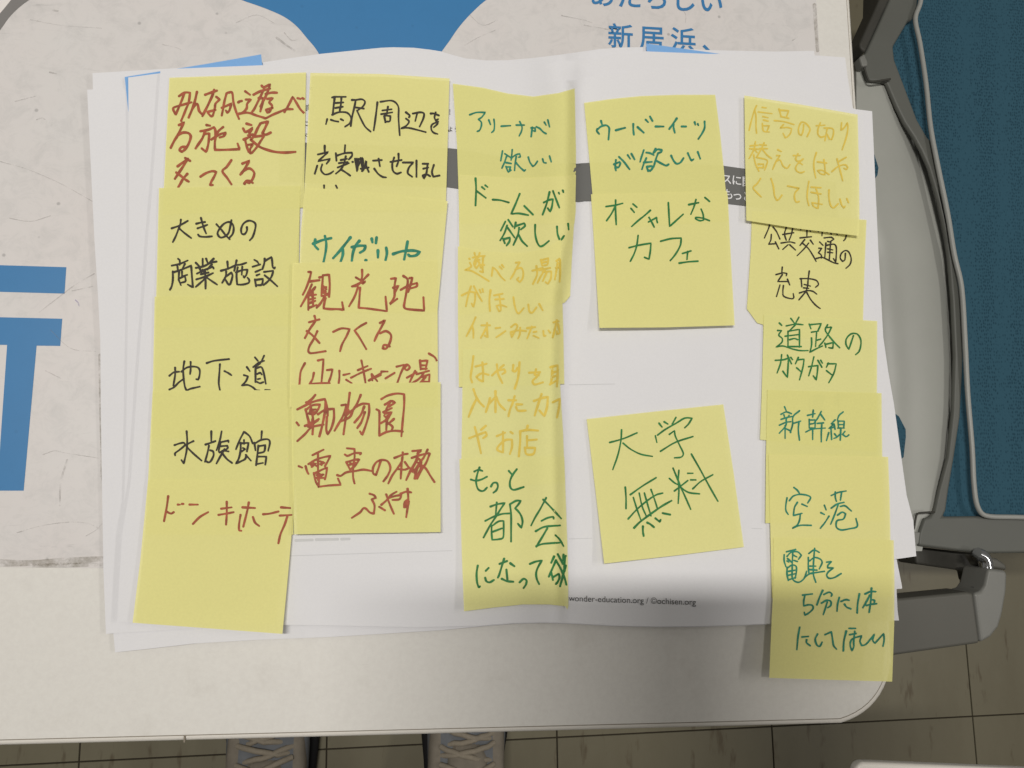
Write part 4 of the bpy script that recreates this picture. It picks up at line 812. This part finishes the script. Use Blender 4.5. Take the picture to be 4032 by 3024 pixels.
# the large blue mesh, slightly sagging, and its backing
msh = [(3470, -500), (3478, 60), (3476, 250), (3540, 400), (3640, 570), (3690, 700), (3724, 866), (3748, 1020), (3764, 1180), (3774, 1300), (3770, 1600), (3722, 1850), (3690, 2010), (3700, 2060), (4032, 2075), (4700, 2100), (4760, 1000), (4700, -500)]
o, _ = sheet('mesh_panel', msh, lambda x, y: zc - .0125 + .012 * min(1, max(0, (x - 3640) / 700)) ** 1.5, 'mesh', 60, thick=.002); child(o, ch)
# rim round the mesh
def bar(nm, pts, z, rad, m, parent=ch, flat=.8, closed=False):
    c = bpy.data.curves.new(nm, 'CURVE'); c.dimensions = '3D'; sp = c.splines.new('POLY'); q = smooth_line(pts, 5) if len(pts) > 2 else [Vector(p) for p in pts]
    sp.points.add(len(q) - 1)
    for i, p in enumerate(q):
        w_ = P(p.x, p.y, z(p.x, p.y) if callable(z) else z); sp.points[i].co = (*w_, 1)
    c.bevel_depth = rad; c.bevel_resolution = 4; c.use_fill_caps = True
    o = bpy.data.objects.new(nm, c); COL.objects.link(o); bpy.context.view_layer.update()
    dg = bpy.context.evaluated_depsgraph_get(); me = bpy.data.meshes.new_from_object(o.evaluated_get(dg)); bpy.data.objects.remove(o)
    me.polygons.foreach_set('use_smooth', [True] * len(me.polygons)); me.materials.clear(); o = link(nm, me, m); child(o, parent); return o
bar('rim', [(3650, -200), (3624, 10), (3604, 75), (3622, 170), (3646, 330), (3664, 500), (3692, 650), (3731, 840), (3757, 1000), (3786, 1130), (3800, 1350), (3810, 1550), (3827, 1760), (3834, 1900), (3847, 1990), (3880, 2030), (4000, 2036), (4500, 2050)], zc, .0023, 'rib')
# side plate between shell and mesh
cslab('side_frame', [(3502, -200), (3502, 0), (3449, 118), (3408, 206), (3384, 222), (3384, 248), (3398, 268), (3418, 318), (3490, 322), (3500, 345), (3530, 415), (3562, 480), (3600, 538), (3630, 592), (3658, 655), (3678, 722), (3697, 790), (3714, 866), (3728, 940), (3738, 1020), (3752, 1180), (3762, 1400), (3755, 1620), (3735, 1800), (3700, 1930), (3682, 2014), (3663, 2036), (3642, 2041), (3622, 2100), (3617, 2150), (3858, 2180), (4032, 2178), (4600, 2190), (4600, 2034), (4032, 2034), (3874, 2032), (3716, 2034), (3727, 2010), (3738, 1932), (3760, 1800), (3784, 1640), (3796, 1400), (3790, 1200), (3764, 1020), (3729, 860), (3700, 700), (3680, 560), (3655, 541), (3614, 470), (3525, 235), (3519, 182), (3578, 82), (3596, 76), (3614, 30), (3625, -200)], zc - .004, .006, 'frame')
# bowed shell left of it
sh_l = [(3372, 250), (3372, 600), (3372, 1000), (3400, 1400), (3440, 1700), (3500, 2000), (3575, 2170), (3630, 2170)]
sh_r = [(3655, 2060), (3690, 1930), (3730, 1800), (3758, 1620), (3768, 1400), (3758, 1180), (3744, 1020), (3720, 866), (3684, 722), (3636, 592), (3568, 480), (3506, 345), (3490, 318), (3420, 300), (3396, 262)]
def shell_z(x, y):
    c_ = interp(y, [(250, 3400), (600, 3440), (1000, 3560), (1500, 3600), (2200, 3600)]); d = (x - c_) / 175
    return zc - .0085 - (.016 * d * d if d < 0 else .011 * d ** 3 + .002 * d * d)
o, _ = sheet('shell', sh_l + sh_r, shell_z, 'beige', 40, thick=.004); child(o, ch)
bar('slot', [(3598, 2084), (3608, 2030), (3620, 2020), (3680, 2016)], zc - .0006, .0009, 'dark')
bar('slot', [(3403, 268), (3420, 316), (3436, 322), (3506, 311)], zc + .0000, .0010, 'dark')
cslab('hinge_block', [(3600, 2094), (3624, 2096), (3618, 2140), (3606, 2150), (3600, 2148)], zc + .002, .012, 'cap', .002)
cslab('hinge_block', [(3384, 224), (3404, 208), (3418, 240), (3420, 258), (3396, 262)], zc + .002, .012, 'cap', .002)
o = sheet('hexagon_mesh_patch', [(3440, 1600), (3500, 1610), (3540, 1640), (3566, 1690), (3567, 1720), (3558, 1800), (3520, 1830), (3460, 1800)], lambda x, y: shell_z(x, y) + .001, mesh_fabric(), 20, thick=0)[0]; child(o, ch)
o2 = sheet('blue_patch', [(3400, 600), (3440, 600), (3459, 660), (3455, 690), (3440, 710), (3400, 700)], lambda x, y: shell_z(x, y) + .001, 'mesh', 20, thick=0)[0]; child(o2, ch)
# dark underside of the upper arm, lower arm with cap and chrome bend
cslab('arm_pad', [(3466, -250), (3461, 0), (3384, 170), (3388, 190), (3408, 206), (3502, 0), (3520, -250)], zc + .01, .03, 'dark', .004)
cslab('arm_pad', [(3608, 2152), (3858, 2180), (3873, 2196), (3874, 2280), (3856, 2300), (3848, 2256), (3608, 2222), (3606, 2200)], zc - .030, .03, 'dark', .004)  # shaded underside, its shade put into the dark colour
cslab('armrest', [(3530, 2358), (3808, 2331), (3834, 2334), (3861, 2534), (3523, 2582), (3440, 2590), (3440, 2366)], zc + .02, .030, 'arm', .003)
cslab('armrest_cap', [(3836, 2334), (3862, 2331), (3880, 2305), (3894, 2238), (3966, 2247), (3969, 2268), (3966, 2330), (3950, 2420), (3935, 2470), (3905, 2508), (3862, 2533)], zc + .0195, .034, 'cap', .006)
cslab('arm_corner', [(3862, 2186), (3930, 2200), (3962, 2222), (3970, 2246), (3894, 2236), (3880, 2210)], zc + .010, .025, 'arm', .005)
bar('chrome_bend', [(3846, 2180), (3868, 2190), (3880, 2212), (3885, 2260), (3878, 2306), (3860, 2326), (3834, 2336)], zc + .006, .0060, 'chrome')
# back upright and legs, outside the picture
for (x, y) in ((3700, 200), (3720, 1900), (4500, 300), (4500, 1800)):
    a = P(x, y, zc - .05); bm = bmesh.new(); bmesh.ops.create_cone(bm, cap_ends=True, segments=16, radius1=.012, radius2=.012, depth=zc - .055)
    me = bpy.data.meshes.new('leg'); bm.to_mesh(me); bm.free(); q = link('leg', me, 'chrome'); q.location = (a.x, a.y, (zc - .055) / 2); child(q, ch)

# ------------------------------------------------------------------ the photographer: shoes show at the lower edge, the rest stands outside the picture
M['skin'] = mat('skin', (.52, .32, .23), .55, .35); M['shirt'] = dirty('dark_shirt_cloth', (.05, .055, .07), .2, 90, .9, .1)
M['trousers'] = dirty('dark_trouser_cloth', (.05, .05, .055), .2, 90, .9, .1); M['hair'] = dirty('black_hair', (.012, .010, .009), .3, 200, .5, .3)
M['shoe'] = dirty('cream_suede', (.21, .185, .15), .14, 60, .85, .15); M['shoe_grey'] = dirty('blue_grey_suede', (.15, .158, .17), .14, 60, .85, .15)
M['sole'] = mat('black_rubber', (.012, .012, .013), .8, .2); M['lace'] = dirty('cream_lace', (.27, .235, .185), .1, 200, .9, .1)
me_p = empty('person', (-.06, -.5, 0), 'person in cream laced shoes standing at the near edge of the table', 'person')
def skin(nm, joints, edges, m, sub=2, root=0):
    me = bpy.data.meshes.new(nm); me.from_pydata([Vector(j[:3]) for j in joints], edges, []); o = link(nm, me, m)
    md = o.modifiers.new('skin', 'SKIN'); md.use_smooth_shade = True
    for i, j in enumerate(joints):
        v = me.skin_vertices[0].data[i]; v.radius = (j[3], j[4] if len(j) > 4 else j[3]); v.use_root = (i == root)
    s = o.modifiers.new('sub', 'SUBSURF'); s.levels = sub; s.render_levels = sub
    child(o, me_p); return o
AL, AR = (-.174, -.455), (.062, -.455)
skin('trousers', [(-.055, -.53, .93, .13, .10), (-.13, -.53, .84, .085), (-.165, -.50, .48, .062), (AL[0], -.47, .13, .052), (AL[0], -.468, .09, .056),
                  (.03, -.53, .84, .085), (.055, -.50, .48, .062), (AR[0], -.47, .13, .052), (AR[0], -.468, .09, .056), (-.055, -.53, 1.02, .125, .09)],
     [(0, 1), (1, 2), (2, 3), (3, 4), (0, 5), (5, 6), (6, 7), (7, 8), (0, 9)], 'trousers')
skin('shirt', [(-.055, -.53, 1.00, .135, .095), (-.055, -.53, 1.18, .14, .10), (-.055, -.515, 1.34, .13, .09), (-.055, -.50, 1.41, .06),
               (-.215, -.51, 1.36, .062), (-.30, -.41, 1.14, .048), (-.16, -.20, 1.06, .036), (.105, -.51, 1.36, .062), (.26, -.41, 1.13, .048), (.215, -.20, 1.07, .036)],
     [(0, 1), (1, 2), (2, 3), (2, 4), (4, 5), (5, 6), (2, 7), (7, 8), (8, 9)], 'shirt', root=0)
head = [(-.055, -.50, 1.40, .052), (-.055, -.485, 1.47, .052), (-.055, -.455, 1.53, .078, .085), (-.055, -.43, 1.60, .082, .095), (-.055, -.43, 1.66, .06, .07),
        (-.055, -.362, 1.535, .013), (-.055, -.345, 1.525, .009), (-.139, -.44, 1.56, .014), (.029, -.44, 1.56, .014)]
he = [(0, 1), (1, 2), (2, 3), (3, 4), (2, 5), (5, 6), (2, 7), (2, 8)]
def hand(side, wx, wy, wz, px_, edge):
    """wrist, palm and five fingers closing on the phone edge"""
    b = len(head); head.append((wx, wy, wz, .026)); head.append((px_, wy + .075, wz + .002, .030, .017)); he.append((b, b + 1)); n = b + 1
    for k, (dx, ln) in enumerate(((.024, .85), (.008, 1.0), (-.008, .93), (-.022, .75))):
        i = len(head); r = .0085 - .0008 * k; s = side
        head.append((px_ + s * .004 - s * 0, wy + .085 + dx, wz + .012, r)); head.append((px_ - s * .022 * ln, wy + .092 + dx, wz + .024, r * .95)); head.append((px_ - s * .044 * ln, wy + .092 + dx, wz + .020, r * .85))
        he.extend([(n, i), (i, i + 1), (i + 1, i + 2)])
    i = len(head); head.append((px_ - side * .006, wy + .06, wz - .006, .011)); head.append((px_ - side * .026, wy + .072, wz + .020, .0095)); head.append((px_ - side * .046, wy + .085, wz + .022, .0085))
    he.extend([(n, i), (i, i + 1), (i + 1, i + 2)])
hand(1, .200, -.175, 1.062, .176, 0); hand(-1, -.13, -.175, 1.052, -.062, 0)
skin('body', head, he, 'skin')
skin('hair', [(-.055, -.455, 1.60, .088, .10), (-.055, -.45, 1.67, .080, .085), (-.055, -.50, 1.58, .07, .07)], [(0, 1), (0, 2)], 'hair')
def shoe(cx, toe, heel, tilt, label):
    L = toe - heel; rot = Matrix.Rotation(tilt, 4, 'Z'); org = Vector((cx, (toe + heel) / 2, 0))
    def loft(nm, prof, m, sub=14):
        V = []; F = []; n = 20
        for s, wd, zb, zt, sq in prof:
            for k in range(n):
                a = 2 * pi * k / n; ca, sa = cos(a), sin(a); e = lambda v: math.copysign(abs(v) ** sq, v)
                V.append(org + rot @ Vector((wd * e(ca), -L / 2 + s * L, (zb + zt) / 2 + (zt - zb) / 2 * e(sa))))
        for i in range(len(prof) - 1):
            for k in range(n): F.append((i * n + k, i * n + (k + 1) % n, (i + 1) * n + (k + 1) % n, (i + 1) * n + k))
        F.append(tuple(range(n))[::-1]); F.append(tuple((len(prof) - 1) * n + k for k in range(n)))
        me = bpy.data.meshes.new(nm); me.from_pydata(V, [], F); me.update(); me.polygons.foreach_set('use_smooth', [True] * len(F)); o = link(nm, me, m)
        s_ = o.modifiers.new('sub', 'SUBSURF'); s_.levels = s_.render_levels = 1; child(o, me_p); return o
    up = loft('shoe', [(0, .020, .03, .06, .8), (.03, .034, .02, .085, .8), (.18, .040, .018, .095, .8), (.34, .043, .018, .100, .8), (.50, .046, .018, .092, .8), (.64, .050, .018, .076, .8), (.80, .050, .018, .060, .8), (.93, .040, .018, .048, .8), (1, .018, .02, .036, .8)], 'shoe_grey')
    if label: up['label'] = label
    so = loft('sole', [(-.01, .022, 0, .026, .5), (.04, .040, 0, .030, .5), (.3, .046, 0, .028, .5), (.5, .050, 0, .026, .5), (.7, .061, 0, .026, .5), (.88, .056, 0, .026, .5), (1.0, .028, .004, .026, .5), (1.02, .010, .008, .024, .5)], 'sole')
    for sg in (-1, 1):
        loft('overlay', [(.30, .014, .05, .094, .7), (.45, .016, .045, .090, .7), (.62, .018, .035, .073, .7), (.80, .014, .03, .058, .7)], 'shoe').location.x += sg * .030 * 1.0
    tg = loft('tongue', [(.22, .022, .06, .112, .7), (.34, .026, .06, .108, .7), (.52, .028, .05, .098, .7), (.66, .024, .05, .080, .7)], 'shoe')
    for k in range(7):
        s = .40 + k * .058; z = .112 - .13 * (s - .35)
        for sg in (-1, 1):
            c = bpy.data.curves.new('lace', 'CURVE'); c.dimensions = '3D'; sp = c.splines.new('POLY'); pts = []
            for t in range(9):
                u = t / 8; x = sg * (-.032 + .064 * u); y = -L / 2 + (s + .05 * u + random.uniform(-.004, .004) + .012 * sin(k * 2.3 + sg)) * L
                pts.append(org + rot @ Vector((x, y, z + .004 * sin(pi * u) - .010 * (2 * u - 1) ** 2)))
            sp.points.add(8)
            for i, p in enumerate(pts): sp.points[i].co = (*p, 1)
            c.bevel_depth = .0034; c.bevel_resolution = 2; o = bpy.data.objects.new('l', c); COL.objects.link(o); bpy.context.view_layer.update()
            me = bpy.data.meshes.new_from_object(o.evaluated_get(bpy.context.evaluated_depsgraph_get())); bpy.data.objects.remove(o)
            me.materials.clear(); q = link('lace', me, 'lace'); child(q, me_p)
shoe(.062, -.195, -.485, radians(-2), None); shoe(-.174, -.205, -.495, radians(3), None)

# the phone taking the picture, just behind the viewpoint
Rw = R.to_4x4()
ph = empty('phone', CAM, 'dark phone held above the table', 'phone')
def camslab(nm, x0, x1, y0, y1, z0, z1, m, bev):
    bm = bmesh.new(); bmesh.ops.create_cube(bm, size=1)
    for v in bm.verts: v.co = Vector(((x0 + x1) / 2 + v.co.x * (x1 - x0), (y0 + y1) / 2 + v.co.y * (y1 - y0), (z0 + z1) / 2 + v.co.z * (z1 - z0)))
    bm.transform(Matrix.Translation(CAM) @ Rw); me = bpy.data.meshes.new(nm); bm.to_mesh(me); bm.free(); o = link(nm, me, m)
    b = o.modifiers.new('bevel', 'BEVEL'); b.width = bev; b.segments = 3; child(o, ph); return o
camslab('phone_body', -.022, .128, -.052, .022, .006, .014, 'dark', .003)
camslab('camera_bump', -.016, .018, -.016, .016, .004, .006, 'dark', .0009)
